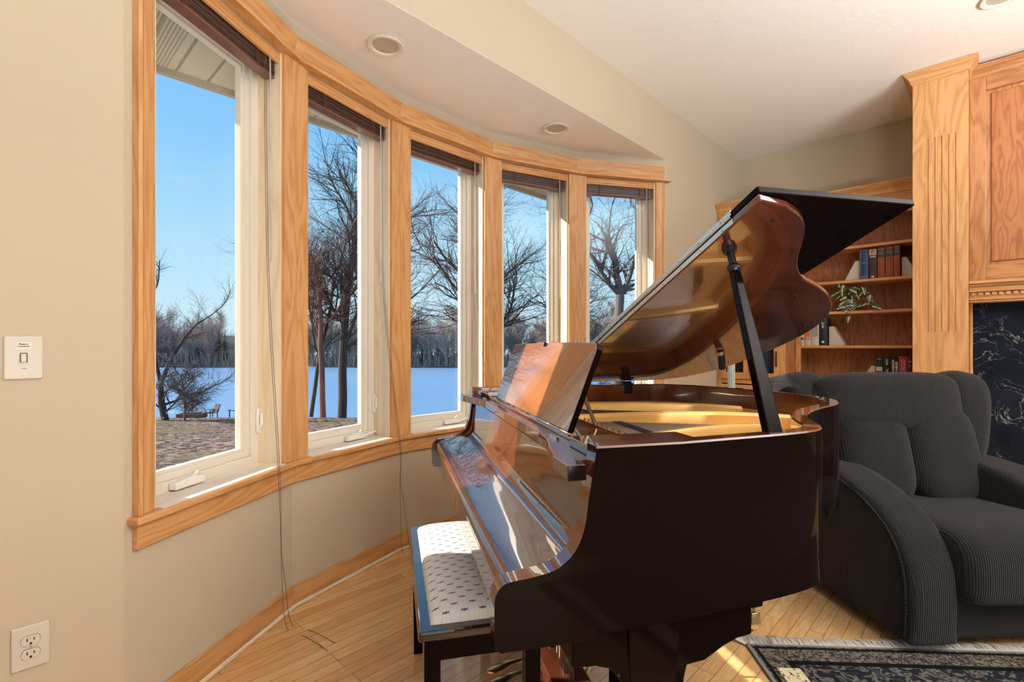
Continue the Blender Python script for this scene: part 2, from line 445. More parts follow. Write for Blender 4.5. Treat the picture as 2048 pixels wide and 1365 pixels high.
# head casing with a stepped profile
mb = MB()
prof = [(0,2.578),(.014,2.578),(.018,2.59),(.016,2.615),(.022,2.635),(.030,2.655),(.032,2.683),(0,2.683)]
for k in range(len(prof)):
    pa, pb = prof[k], prof[(k+1) % len(prof)]
    A = off(-pa[0]); B = off(-pb[0])
    for i in range(5):
        s = [A[i], A[i+1], B[i+1], B[i]]
        if i == 0: s[0] = s[0]+U[0]*.028; s[3] = s[3]+U[0]*.028
        if i == 4: s[1] = s[1]-U[4]*.03; s[2] = s[2]-U[4]*.03
        mb.add([q3(s[0],pa[1]), q3(s[1],pa[1]), q3(s[2],pb[1]), q3(s[3],pb[1])], [(0,1,2,3)], (U[i].x,U[i].y,0))
for i, sg in ((0,1),(5,-1)):
    ui = U[0] if i == 0 else U[4]; sh = ui*(.028 if i == 0 else -.03)
    mb.add([q3(off(-p[0])[i]+sh, p[1]) for p in prof], [tuple(range(len(prof)))], (0,0,1))
struct(mb.build('trim_4', OAK))
tn = 5
for i in range(6):
    mb = MB()
    if i in (0,5):
        uu, nn, base, sg = (U[0], N[0], K[0], 1) if i == 0 else (U[4], N[4], K[5], -1)
        a0, a1 = .028, E0
        w = a1-a0
        pr = [(0,0),(0,.026),(.012*1.0,.028),(.022,.021),(.05,.017),(.062,.014),(w,.010),(w,0)]
        poly = [base + uu*sg*(a0+x) - nn*y for x, y in pr]
        if sg > 0: poly = poly[::-1]
    else:
        b = (N[i-1]+N[i]).normalized(); hw = E1+.001
        p0 = K[i]-U[i-1]*hw; p1 = K[i]+U[i]*hw
        poly = [p0, K[i], p1, p1 - b*.016, p0 - b*.016]
        poly = [p0 + N[i-1]*.003, K[i], p1 + N[i]*.003, p1 - b*.018, p0 - b*.018]
    mb.prism([q3(p,.690) for p in poly], (0,0,2.560-.690), (0,0,1))
    struct(mb.build('trim_%d' % tn, OAK, bevel=.002)); tn += 1
strip('baseboard_bay', .014, .0, 0, .098, OAK, 0, 0, .003)
strip('baseboard_shoe_bay', .030, -.0145, 0, .018, OAKL, 0, 0, .006)
mb = MB(); mb.box((-4.0,YW-.014,0), (K[0].x,YW,.098)); struct(mb.build('baseboard_left', OAK, bevel=.003))
mb = MB(); mb.box((K[5].x,YW-.014,0), (4.85,YW,.098)); struct(mb.build('baseboard_right', OAK, bevel=.003))

# ------------------------------------------------------------------ windows
for i in range(5):
    s0, s1 = opening(i); rz = math.atan2(U[i].y, U[i].x)
    w = empty('window_%d' % (i+1), (K[i].x, K[i].y, .690), rz); struct(w)
    h = ZS1-.690
    J = .115
    mb = MB()
    mb.box((s0,.0,0), (s0+.012,J,h)); mb.box((s1-.012,0,0), (s1,J,h)); mb.box((s0,.02,h-.006), (s1,J,h), L=(1,0,0))
    mb.build('jamb', OAKL, w)
    mb = MB(); mb.prism([(s0+.012,-.030,.0),(s1-.012,-.030,.0),(s1-.012,J,.0),(s0+.012,J,.0)], (0,0,.0025), (1,0,0)); mb.build('inner_sill', SILL, w)
    a0, a1 = s0-.006, s1+.006
    def ring(mb, x0, x1, z0, z1, wd, y0, y1, wb=None):
        wb = wb or wd
        mb.box((x0,y0,z0), (x0+wd,y1,z1)); mb.box((x1-wd,y0,z0), (x1,y1,z1))
        mb.box((x0+wd,y0,z0), (x1-wd,y1,z0+wb)); mb.box((x0+wd,y0,z1-wd), (x1-wd,y1,z1))
    mb = MB(); ring(mb, a0, a1, -.004, h+.006, .058, J, J+.07, .044)
    mb.build('frame', WHITEP, w, bevel=.003)
    mb = MB(); ring(mb, a0+.058, a1-.058, .040, h-.052, .030, J+.012, J+.055, .028)
    ring(mb, a0+.086, a1-.086, .066, h-.08, .016, J+.020, J+.050, .014)
    mb.build('sash', WHITEP, w, bevel=.002)
    mb = MB(); mb.box((a0+.095,J+.033,.075), (a1-.095,J+.037,h-.085)); mb.build('pane', GLASS, w)
    # crank operator
    mb = MB()
    cx = s0 + (.24 if i == 0 else .42)
    rot = Matrix.Rotation(0, 3, 'Z')
    mb.prism([(cx-.07,J-.004,.008),(cx+.07,J-.004,.008),(cx+.06,J-.004,.036),(cx+.0,J-.004,.042),(cx-.07,J-.004,.032)], (0,-.030,0), (1,0,0))
    mb.tube([(cx+.01,J-.02,.036),(cx+.025,J-.032,.05),(cx+.03,J-.034,.058)], [.006,.005,.007], 8)
    if i > 0: mb.tube([(cx+.07,J-.012,.012),(cx+.09,J-.014,.02),(cx+.17,J-.012,.030),(cx+.20,J-.008,.034)], [.010,.008,.006,.005], 8)
    mb.build('crank_handle', WHITEG, w, bevel=.004)
    mb = MB()
    mb.prism([(a1-.034,J-.001,.14),(a1-.012,J-.001,.14),(a1-.010,J-.001,.22),(a1-.018,J-.001,.25),(a1-.030,J-.001,.25),(a1-.036,J-.001,.22)], (0,-.012,0), (0,0,1))
    mb.tube([(a1-.023,J-.012,.16),(a1-.023,J-.024,.18),(a1-.023,J-.022,.23)], [.007,.008,.006], 8)
    mb.build('sash_lock', WHITEG, w, bevel=.003)

# blinds
def make_blind(i):
    s0, s1 = opening(i); rz = math.atan2(U[i].y, U[i].x)
    names = ['leftmost window of the bay', 'second window from the left', 'middle window of the bay', 'fourth window from the left', 'rightmost window of the bay']
    w = empty('window_blind', (K[i].x, K[i].y, 2.435), rz)
    tag(w, 'raised dark wooden blind with pale oak valance in the '+names[i], 'blind', 'raised blinds at the head of the bay windows')
    x0, x1 = s0+.014, s1-.014
    mb = MB()
    pr = [(.0,.072),(.0,.122),(.012,.122),(.012,.072),(.004,.072)]
    pr = [(.014,.071),(.004,.074),(.006,.084),(.001,.089),(.001,.104),(.005,.108),(.003,.122),(.016,.122),(.016,.071)]
    mb.prism([(x0,y,z) for y, z in pr], (x1-x0,0,0), (1,0,0))
    mb.build('valance', OAK, w, bevel=.001)
    mb = MB(); mb.box((x0+.004,.022,.084), (x1-.004,.068,.120)); mb.build('headrail', OAKR, w)
    mb = MB(); n = 13
    rnd = random.Random(i)
    for k in range(n):
        z = .012+.0052*k
        dy = rnd.uniform(-.003,.003)
        mb.box((x0+.008,.020+dy,z), (x1-.008,.068+dy,z+.0028), L=(1,0,0))
    mb.build('slats', SLAT, w)
    mb = MB(); mb.box((x0+.008,.020,0), (x1-.008,.070,.010)); mb.build('bottom_rail', RAILM, w, bevel=.002)
    for fx_ in (.2,.8):
        mb = MB(); x = x0+(x1-x0)*fx_
        pts = [(x+(.009 if k%2 else -.009),.016,.002+.0043*k) for k in range(18)]
        mb.tube(pts, .0026, 5); mb.build('ladder_tape', TWINE, w)
    mb = MB(); xw = x1-.062
    mb.tube([(xw,.004,.068),(xw,.002,-.1),(xw+.002,0,-.84)], .0035, 8); mb.build('tilt_wand', CLEAR, w)
    mb = MB()
    b = .69-2.435
    for d in (0,.011):
        if i == 0:
            pts = [(x1-.095+d,.008,.06),(x1-.085+d,0,-.9),(x1-.08+d,-.050,b-.02),(x1-.075+d*.2,-.06,b-.35),(x1-.082+d*2,-.07,-2.25),(x1-.092+d*3,-.10,-2.428),(x1-.13+d*4,-.22,-2.432),(x1-.20+d*5,-.36,-2.432)]
        else:
            pts = [(x1-.055+d,.008,.06),(x1-.045+d,0,-.9),(x1+.03+d,-.055,b-.02),(x1+.03+d*.5,-.06,b-.25),(x1+.036+d*3,-.06,-2.15),(x1+.04+d*6,-.08,-2.43),(x1+.10+d*4,-.14,-2.432)]
        if i > 2: pts = pts[:3]; pts[2] = (x1-.045+d, 0, -1.1)
        mb.tube([tuple(p) for p in catmull(pts, 5)], .0012, 5)
    mb.build('lift_cord', CORDB, w)
for i in range(5): make_blind(i)

# eave soffit and fascia outside
YE = 2.82; ZE = 2.545
o3 = off(TK+.002)
poly = [V((-3.5,YW+.2)), V((o3[0].x-.05,YW+.2))] + [p for p in o3[:5]] + [o3[4]+(o3[5]-o3[4])*((3.5-o3[4].x)/(o3[5].x-o3[4].x)), V((3.5,YE)), V((-3.5,YE))]
mb = MB(); mb.prism([q3(p,ZE) for p in poly], (0,0,.03)); so = mb.build('eave_soffit', SOFFIT); struct(so)
mb = MB(); mb.box((-3.5,YE,ZE-.03), (3.53,YE+.03,ZE+.16)); mb.box((3.5,2.42,ZE-.03), (3.53,YE,ZE+.16)); struct(mb.build('eave_fascia', ALU))

# ------------------------------------------------------------------ recessed lights
def can(x, y, z, label, lit=False):
    r = empty('recessed_light', (x,y,z)); tag(r, label, 'ceiling light', 'round recessed ceiling lights')
    mb = MB(); mb.lathe([(.074,0),(.092,-.003),(.094,-.008),(.088,-.012),(.072,-.010),(.066,-.004)], n=40, caps=False)
    mb.build('trim_ring', WHITEP, r)
    mb = MB(); mb.lathe([(.066,-.004),(.060,-.0035),(.03,-.002),(.002,-.0015)], n=32); mb.build('lens', plain('lamp_lens', (.50,.45,.38), .3), r)
can(1.377, 2.216, ZB, 'larger round white recessed light above the second window of the bay')
can(2.722, 2.198, ZB, 'smaller looking round white recessed light nearer the piano lid end of the bay')
can(3.93, -.03, ZC, 'round recessed light cut off by the top edge near the tall oak column')

# ------------------------------------------------------------------ wall plates
def text(name, body, size, parent, loc, rot, mat, ext=.0002, bold=0.0):
    c = bpy.data.curves.new(name, 'FONT'); c.body = body; c.size = size; c.extrude = ext; c.offset = bold
    c.align_x = 'CENTER'; c.align_y = 'CENTER'
    o = bpy.data.objects.new(name, c); COL.objects.link(o); o.parent = parent; o.location = loc; o.rotation_euler = rot
    c.materials.append(mat)
    bpy.context.view_layer.update(); dg = bpy.context.evaluated_depsgraph_get()
    me = bpy.data.meshes.new_from_object(o.evaluated_get(dg)); bpy.data.objects.remove(o)
    o = bpy.data.objects.new(name, me); COL.objects.link(o); o.parent = parent; o.location = loc; o.rotation_euler = rot
    return o
INK = plain('black_ink', (.01,.01,.01), .6); INKW = plain('white_ink', (.75,.72,.68), .6); INKG = plain('gold_ink', (.55,.38,.14), .4)
sw = empty('light_switch', (.058,YW,1.132)); tag(sw, 'beige wall plate with a single rocker switch and small printed label', 'light switch')
mb = MB(); mb.box((-.039,-.0065,0), (.039,0,.119)); mb.build('plate', PLATE, sw, bevel=.005, seg=3)
mb = MB()
for a, b in (((-.0075,-.0085,.046),(-.0060,-.006,.072)),((.0060,-.0085,.046),(.0075,-.006,.072)),((-.0075,-.0085,.0705),(.0075,-.006,.072))): mb.box(a,b)
mb.build('bezel', DARKSLOT, sw)
mb = MB(); mb.prism([(-.0055,-.006,.047),(-.0055,-.006,.070),(-.0055,-.008,.070),(-.0055,-.0145,.050),(-.0055,-.013,.047)], (.011,0,0)); mb.build('rocker', PLATE, sw, bevel=.001)
mb = MB(); mb.box((-.013,-.0068,.083), (.015,-.0064,.102)); mb.build('label_sticker', WHITEP, sw)
text('label_lettering', 'Power', .0075, sw, (0,-.0072,.0965), (pi/2,0,0), INK, bold=.0002)
text('label_lettering', 'receptacles', .0055, sw, (0,-.0072,.0905), (pi/2,0,0), INK, bold=.0001)
mb = MB(); mb.box((-.004,-.0070,.0285), (.006,-.0063,.0297)); mb.build('screw', DARKSLOT, sw)
ou = empty('wall_outlet', (.072,YW,.330)); tag(ou, 'beige duplex wall outlet low on the left wall below the switch', 'wall outlet')
mb = MB(); mb.box((-.039,-.0065,0), (.039,0,.119)); mb.build('plate', PLATE, ou, bevel=.005, seg=3)
for zc in (.041,.078):
    mb = MB()
    ring = []
    for k in range(40):
        a = 2*pi*k/40; x = .0195*cos(a); z = max(-.0135, min(.0135, .0185*sin(a))); ring.append((x,-.006,zc+z))
    mb.prism(ring, (0,-.0035,0)); rc = mb.build('receptacle', PLATE, ou, bevel=.0008)
    mb = MB(); mb.box((-.0085,-.0100,zc-.001), (-.0060,-.0094,zc+.008)); mb.box((.0055,-.0100,zc), (.0080,-.0094,zc+.007))
    mb.lathe([(.003,-.0100),(.003,-.0094)], (0,0,zc-.0075), 'y', 14)
    mb.build('slot', DARKSLOT, rc)
    mb = MB()
    rg = [(p[0]*1.03,-.0064,zc+(p[2]-zc)*1.05) for p in ring]
    mb.prism(rg, (0,-.0006,0)); mb.build('gap', DARKSLOT, ou)
mb = MB(); mb.lathe([(.003,-.0085),(.003,-.006)], (0,0,.0595), 'y', 14); mb.build('screw', NICKEL, ou)

# ------------------------------------------------------------------ grand piano (local x = towards the tail, y = towards the bass side)
PX, PY = .860, .589
pn = empty('grand_piano', (PX, PY, 0), R(57.45-90))
tag(pn, 'polished dark mahogany grand piano with raised lid standing in front of the bay', 'piano')
W = 1.62; ZR = 1.0154; ZBt = .630
outer = [(0,0),(.2,.003),(.4,.028),(.52,.045)] 
cur = catmull([(.40,.028),(.52,.045),(.62,.072),(.685,.122),(.725,.185),(.79,.275),(.88,.36),(1.0,.44),(1.13,.51),(1.235,.59),(1.305,.70),(1.335,.86),(1.325,1.05),(1.28,1.27),(1.20,1.46),(1.08,1.58),(.92,1.617),(.80,W)], 6)
outer = [V((0,0)), V((.2,.003))] + [V((p.x,p.y)) for p in [V((q[0],q[1])) for q in cur]] + [V((.4,W)), V((0,W))]
def inset(poly, d):
    out = []; n = len(poly)
    for i in range(n):
        if i == 0: dr = (poly[1]-poly[0])
        elif i == n-1: dr = (poly[-1]-poly[-2])
        else: dr = (poly[i+1]-poly[i]).normalized()+(poly[i]-poly[i-1]).normalized()
        dr = dr.normalized(); nn = V((-dr.y, dr.x)); out.append(poly[i]+nn*d)
    return out
inner = inset(outer, .046)
inner2 = inset(outer, .004); inner3 = inset(outer, .042)
mb = MB(); n = len(outer)
def wallstrip(A, za, B, zb, m, flip=False):
    vs = [q3(p,za) for p in A] + [q3(p,zb) for p in B]; k = len(A)
    fs = [(i, i+1, k+i+1, k+i) for i in range(k-1)]
    if flip: fs = [tuple(reversed(f)) for f in fs]
    mb.add(vs, fs, (0,0,1), m, True)
wallstrip(outer, ZBt, outer, ZR-.004, 0)
wallstrip(outer, ZR-.004, inner2, ZR, 1)
wallstrip(inner2, ZR, inner3, ZR, 1)
wallstrip(inner3, ZR, inner, ZR-.004, 1)
wallstrip(inner, ZR-.004, inner, .84, 2)
wallstrip(inner, .84, inner, ZBt, 1)
wallstrip(inner, ZBt, outer, ZBt, 0)
# end faces at the front
for k in (0, -1):
    a, b = outer[k], inner[k]
    mb.add([q3(a,ZBt), q3(b,ZBt), q3(b,ZR), q3(a,ZR)], [(0,1,2,3)], (0,0,1), 0)
mb.build('rim', [EBON, MAHO, MAHR], pn, ang=40)
# arms (cheeks)
ck = [(.002,ZR),(-.004,.978),(-.016,.907),(-.025,.850),(-.046,.803),(-.083,.773),(-.127,.762),(-.181,.756),(-.197,.750),(-.208,.737),(-.213,.715),(-.212,.640),(-.209,.625),(-.200,.618),(.002,.618)]
ckc = catmull([V((a,b,0)) for a, b in ck[:12]], 5)
ckp = [(p.x,p.y) for p in ckc] + ck[12:]
for y0, y1, nm in ((0,.046,'arm'),(W-.046,W,'arm')):
    mb = MB(); mb.prism([(t,y0,z) for t, z in ckp], (0,y1-y0,0), (0,0,1), m=1, smooth=True, mcap=0)
    mb.build(nm, [EBON if y0 == 0 else MAHO, MAHO], pn, bevel=.004, ang=35)
# keyboard lid (closed fallboard) and key slip
fb = catmull([V(p+(0,)) for p in [(.0,.945),(-.004,.90),(-.010,.85),(-.019,.806),(-.036,.784),(-.068,.774),(-.120,.763),(-.165,.754),(-.188,.745),(-.196,.731),(-.193,.716),(-.180,.708)]], 6)
fbp = [(p.x,p.y) for p in fb] + [(.02,.708),(.02,.945)]
mb = MB(); mb.prism([(t,.047,z) for t, z in fbp], (0,W-.094,0), (0,1,0), smooth=True)
mb.build('fallboard', MAHO, pn, ang=50)
mb = MB(); mb.box((-.186,.047,.628), (-.168,W-.047,.700)); mb.build('key_slip', MAHO, pn, bevel=.004)
mb = MB(); mb.box((-.180,.046,.618), (.30,W-.046,.640), L=(0,1,0)); mb.build('keybed', EBON, pn)
for y in (.047, W-.107):
    mb = MB(); mb.box((-.186,y,.700), (-.05,y+.06,.712), L=(1,0,0)); mb.build('key_block', MAHO, pn, bevel=.004)
mb = MB(); cxy = [(p.x,p.y) for p in inset(outer,.044)]
cxy[0] = (.25, cxy[0][1]); cxy[1] = (.26, cxy[1][1]); cxy[-1] = (.25, cxy[-1][1])
mb.prism([(a,b,.70) for a, b in cxy], (0,0,.02)); 
mb.build('bottom_board', EBON, pn)
# music shelf
sh = [(.205,.048),(.205,W-.048),(-.022,W-.048),(-.022,W+.001),(-.062,W+.001),(-.062,W-.09),(-.012,W-.30),(-.004,W-.40),(-.004,.40),(-.012,.30),(-.062,.09),(-.062,-.001),(-.022,-.001),(-.022,.048)]
mb = MB(); mb.prism([(a,b,.948) for a, b in sh], (0,0,.032), (0,1,0)); shf = mb.build('music_shelf', MAHO, pn, bevel=.003)
for y in (-.0035, W+.001):
    mb = MB(); mb.box((-.061,y,.949), (-.023,y+.0025,.979)); mb.build('end_dark_plate', EBON, shf)  # thin dark plates added over the shelf ends to hide pale lamp reflection
for y in (.05, W-.19):
    mb = MB(); mb.box((.010,y,.980), (.30,y+.14,1.004), L=(1,0,0)); mb.build('shelf_rail', MAHO, pn, bevel=.003)
mb = MB(); mb.box((.035,.22,.980), (.050,W-.22,.988)); mb.build('music_ledge', MAHO, pn, bevel=.002)
for y in (.30, W-.30):
    mb = MB(); mb.box((.005,y-.03,.980), (.012,y+.03,.986), L=(0,1,0)); mb.build('ledge_clip', NICKEL, pn)
# music desk
desk = []
def rc(cx, cy, r, a0, a1, k=5): return [(cx+r*cos(a0+(a1-a0)*i/k), cy+r*sin(a0+(a1-a0)*i/k)) for i in range(k+1)]
ya, yb, hd = .318, 1.302, .262
desk = [(ya+.01,0),(yb-.01,0)] + rc(yb-.028,hd-.028,.028,0,pi/2) + [(.95,hd+.004),(.86,hd+.010),(.835,hd+.006),(.83,hd-.010),(.79,hd-.010),(.785,hd+.006),(.76,hd+.010),(.67,hd+.004)] + rc(ya+.028,hd-.028,.028,pi/2,pi)
lean = R(20)
def dk(y, h, o): return (.056+h*sin(lean)+o*cos(lean), y, .988+h*cos(lean)-o*sin(lean))
mb = MB(); mb.prism([dk(y,h,0) for y, h in desk], V(dk(0,0,.018))-V(dk(0,0,0)), (0,1,0), m=1, mcap=0); mb.build('music_desk', [MAHD, EBON], pn, bevel=.004, seg=3)
for y in (.45, 1.15):
    mb = MB(); mb.tube([dk(y,.16,.018), (.19,y,.985)], .006, 8); mb.build('desk_prop', BRASS, pn)
# cast iron plate, soundboard, strings
inn = inset(outer,.047); ins2 = inset(outer,.115)
def clip(poly, t0):
    return [V((max(p.x,t0), p.y)) for p in poly]
mb = MB(); sb = clip(inn, .22); mb.prism([q3(p,.855) for p in sb], (0,0,.012), (1,.5,0)); mb.build('soundboard', SOUND, pn)
mb = MB()
A = clip(inn,.24)[2:-2]; Bp = clip(ins2,.24)[2:-2]
A = [V((.24,A[0].y))]+A+[V((.24,A[-1].y))]; Bp = [V((.24,Bp[0].y))]+Bp+[V((.24,Bp[-1].y))]
k = len(A)
vs = [q3(p,.925) for p in A]+[q3(p,.918) for p in Bp]+[q3(p,.872) for p in Bp]
fs = [(i,i+1,k+i+1,k+i) for i in range(k-1)]+[(k+i,k+i+1,2*k+i+1,2*k+i) for i in range(k-1)]
mb.add(vs, [tuple(reversed(f)) for f in fs], (1,0,0), 0, True)
mb.box((.20,.048,.872), (.40,W-.048,.930), L=(0,1,0))
# struts
def strut(t0, y0, t1, y1, w, z0=.895, z1=.965):
    a = V((t0,y0)); b = V((t1,y1)); d = (b-a).normalized(); nn = V((-d.y,d.x))
    sec = []
    m_ = 14
    for i in range(m_+1):
        f = i/m_; c = a+(b-a)*f; zt = z1 - .028*(abs(f-.35)/.65)**2; ww = w*(.5+.25*abs(f-.5)*2)
        sec.append([q3(c-nn*ww,.875), q3(c-nn*ww*.8,zt-.012), q3(c-nn*ww*.35,zt), q3(c+nn*ww*.35,zt), q3(c+nn*ww*.8,zt-.012), q3(c+nn*ww,.875)])
    mb.loft(sec, (d.x,d.y,0), 0)
strut(.22,.36,.98,.60,.030); strut(.22,.86,1.22,.80,.040); strut(.22,1.26,1.22,1.12,.034)
mb.build('iron_plate', GOLD, pn, ang=35)
mb = MB()
rnd = random.Random(3)
for i in range(120):
    y = .12+i*(W-.30)/120
    L0 = .42; L1 = .62 + .62*(i/120)**.8
    y1 = y + (.02+.10*(1-i/120)) + .04
    yy1 = min(y1, W-.1)
    mb.tube([(L0-.10,y,.936),(L1,yy1,.905)], .0006+.0009*(i/120), 4)
so = mb.build('strings', STEEL, pn); so['kind'] = 'stuff'
mb = MB()
for i in range(100):
    y = .10+i*(W-.22)/100; t = .235+.05*(i%3)*.6
    mb.lathe([(.0035,.925),(.0035,.955)], (t,y,0), n=6)
so = mb.build('tuning_pins', NICKEL, pn); so['kind'] = 'stuff'
mb = MB()
for i in range(64):
    y = .14+i*(W-.34)/64; mb.box((.415,y,.915), (.455,y+.009,.934), L=(1,0,0))
so = mb.build('dampers', RUBBER, pn); so['kind'] = 'stuff'
mb = MB(); mb.prism([(.88,.62,.885),(1.0,.70,.885),(1.14,.95,.885),(1.10,1.35,.885),(1.04,1.35,.885),(1.07,.97,.885),(.95,.76,.885),(.86,.66,.885)], (0,0,.02), (0,1,0)); mb.build('bridge', SOUND, pn, bevel=.004)

# lid
AL = R(19.6); HZL = 1.030
def lp(t, s, o): return (t, W - s*cos(AL) + o*sin(AL), HZL + s*sin(AL) + o*cos(AL))
lo = [(.464,1.632)] + [(p.x,p.y) for p in catmull([V(q) for q in [(.56,1.615,0),(.645,1.57,0),(.72,1.49,0),(.79,1.39,0),(.865,1.305,0),(.95,1.24,0),(1.07,1.18,0),(1.19,1.10,0),(1.29,1.0,0),(1.36,.88,0),(1.40,.72,0),(1.40,.53,0),(1.365,.33,0),(1.30,.18,0),(1.20,.07,0),(1.08,.015,0)]], 6)] + [(.9,0),(.464,0)]
mb = MB(); mb.prism([lp(t,s,0) for t, s in lo], V(lp(0,0,.022))-V(lp(0,0,0)), (1,0,0), m=0, smooth=True)
lid = mb.build('lid', MAHO, pn, bevel=.005, seg=3, ang=40)
mb = MB(); fl = [(.466,1.632),(.955,1.632),(.955,0),(.466,0)]
mb.prism([lp(t,s,.024) for t, s in fl], V(lp(0,0,.044))-V(lp(0,0,.024)), (0,-cos(AL),sin(AL)))
mb.build('front_lid_flap', EBON, pn, bevel=.004, seg=3)
mb = MB()
for o in (.001,.026):
    a = lp(.4615,.02,o+.001); b = lp(.4635,.02,o+.016)
    mb.prism([lp(.4612,.02,o+.002), lp(.4612,1.53,o+.002), lp(.4612,1.53,o+.015), lp(.4612,.02,o+.015)], (.003,0,0), (0,-cos(AL),sin(AL)))
mb.tube([lp(.459,.02,.0225), lp(.459,1.53,.0225)], .0035, 8)
mb.build('piano_hinge', NICKEL, pn)
for i in range(14):
    for o in (.009,.034):
        mb = MB(); p = lp(.4608, .08+i*.108, o); mb.lathe([(.0028,-.0012),(.0028,0)], p, 'x', 8); mb.build('hinge_screw', BRASS, pn)
# lid hinge on the bass side
for t in (.86,.50):
    mb = MB()
    mb.box((t-.025,W-.050,.965), (t+.025,W-.044,1.012)); mb.box((t-.03,W-.052,1.008), (t+.03,W-.004,1.022), L=(1,0,0))
    mb.tube([(t-.03,W-.02,1.024),(t+.03,W-.02,1.024)], .007, 10)
    mb.prism([lp(t-.03,.02,-.003), lp(t+.03,.02,-.003), lp(t+.03,.07,-.003), lp(t-.03,.07,-.003)], V(lp(0,0,.003))-V(lp(0,0,0)), (1,0,0))
    mb.build('lid_hinge', BLACKM, pn, bevel=.002)
# lid prop
pt = V(lp(.53,1.415,-.012)); pb = V((.487,.060,.985))
d = (pt-pb).normalized(); sx_ = V((1,0,0)); sx_ = (sx_ - d*sx_.dot(d)).normalized(); sy_ = d.cross(sx_)
rings = []
for f, a, b in ((0,.021,.012),(.12,.020,.012),(.5,.0165,.012),(.86,.012,.011),(.90,.009,.009)):
    c = pb+(pt-pb)*f; rings.append([tuple(c+sx_*a*i+sy_*b*j) for i, j in ((-1,-1),(1,-1),(1,1),(-1,1))])
mb = MB(); mb.loft(rings, tuple(d), 0, smooth=False); mb.build('lid_prop', EBON, pn, bevel=.003)
mb = MB(); c = pb+(pt-pb)*.90; sph(mb, tuple(c), .019, 20, 12, sc_=(1,1,.85)); mb.tube([tuple(c), tuple(pt)], [.010,.011], 12)
mb.build('prop_knob', BLACKM, pn)
mb = MB(); mb.tube([lp(.53,1.415,-.016), lp(.53,1.415,.001)], [.018,.021], 16); mb.build('prop_cup', BLACKM, pn)
mb = MB(); a = V(lp(1.133,.50,.0)); mb.tube([tuple(a), tuple(a+V((.012,.01,-.035))), tuple(a+V((.022,.02,-.085)))], [.017,.0165,.016], 16); mb.build('lid_buffer', RUBBER, pn, bevel=.003)
mb = MB(); mb.tube([tuple(a+V((-.004,0,.004))), tuple(a+V((.003,.002,-.012)))], [.019,.0185], 16); mb.build('buffer_collar', NICKEL, pn)
for t, s in ((.56,1.56),(1.02,1.12),(1.30,.85)):
    mb = MB(); mb.tube([lp(t,s,-.006), lp(t,s,.001)], [.005,.006], 12); mb.build('lid_button', RUBBER, pn)
# legs
def caster(t, b):
    mb = MB(); mb.lathe([(.014,.12),(.018,.11),(.018,.075),(.026,.07)], (t,b,0), n=16)
    mb.box((t-.012,b-.022,.03), (t+.03,b-.017,.08)); mb.box((t-.012,b+.017,.03), (t+.03,b+.022,.08))
    o = mb.build('caster_bracket', BRASS, pn, bevel=.002)
    mb = MB(); mb.lathe([(.006,-.017),(.028,-.015),(.031,-.010),(.031,.010),(.028,.015),(.006,.017)], (t+.012,b,.0315), 'y', 24); mb.build('caster_wheel', BRASS, pn)
def leg(t, b, sq=.036, br=None):
    mb = MB()
    rings = []
    for z, a in ((.11,.032),(.13,.034),(.30,.040),(.50,sq+.008),(.625,sq+.014)):
        rings.append([(t-a,b-a,z),(t+a,b-a,z),(t+a,b+a,z),(t-a,b+a,z)])
    mb.loft(rings, (0,0,1), 0, smooth=False)
    o = mb.build('leg', EBON, pn, bevel=.004)
    caster(t, b)
leg(.155,.10,.05); leg(.155,W-.12,.05); leg(1.10,.90,.04)
for b0 in (.045, W-.145):
    pr = [(-.035,.626),(-.035,.535),(.018,.531),(.05,.522),(.075,.503),(.088,.47),(.088,.30),(.232,.30),(.232,.47),(.240,.502),(.285,.506),(.335,.532),(.372,.545),(.409,.549),(.409,.626)]
    mb = MB(); mb.prism([(t,b0,z) for t, z in pr], (0,.09,0), (0,0,1)); mb.build('leg_bracket', EBON, pn, bevel=.004)
# lyre and pedals
bc = .72
mb = MB()
for y in (bc-.075, bc+.075):
    mb.box((.15,y-.014,.12), (.19,y+.014,.620))
mb.prism([(.10,bc-.14,.055),(.10,bc+.14,.055),(.23,bc+.14,.055),(.23,bc-.14,.055)], (0,0,.07), (0,1,0))
mb.box((.12,bc-.12,.600), (.22,bc+.12,.625), L=(0,1,0))
mb.build('pedal_lyre', MAHO, pn, bevel=.004)
mb = MB()
for y in (bc-.03, bc, bc+.03): mb.tube([(.17,y,.12),(.17,y,.61)], .004, 8)
mb.build('pedal_rods', BRASS, pn)
mb = MB(); mb.tube([(.22,bc-.09,.09),(.46,bc-.09,.62)], .006, 8); mb.tube([(.22,bc+.09,.09),(.46,bc+.09,.62)], .006, 8); mb.build('lyre_brace', BRASS, pn)
for y in (bc-.065, bc, bc+.065):
    rings = []
    for t, w_, h in ((.11,.008,.088),(.05,.009,.092),(.0,.014,.088),(-.03,.021,.080),(-.055,.023,.074),(-.072,.018,.070),(-.080,.006,.069)):
        rings.append([(t, y+w_*cos(2*pi*k/14), h+.006*sin(2*pi*k/14)) for k in range(14)])
    mb = MB(); mb.loft(rings); mb.build('pedal', BRASS, pn)

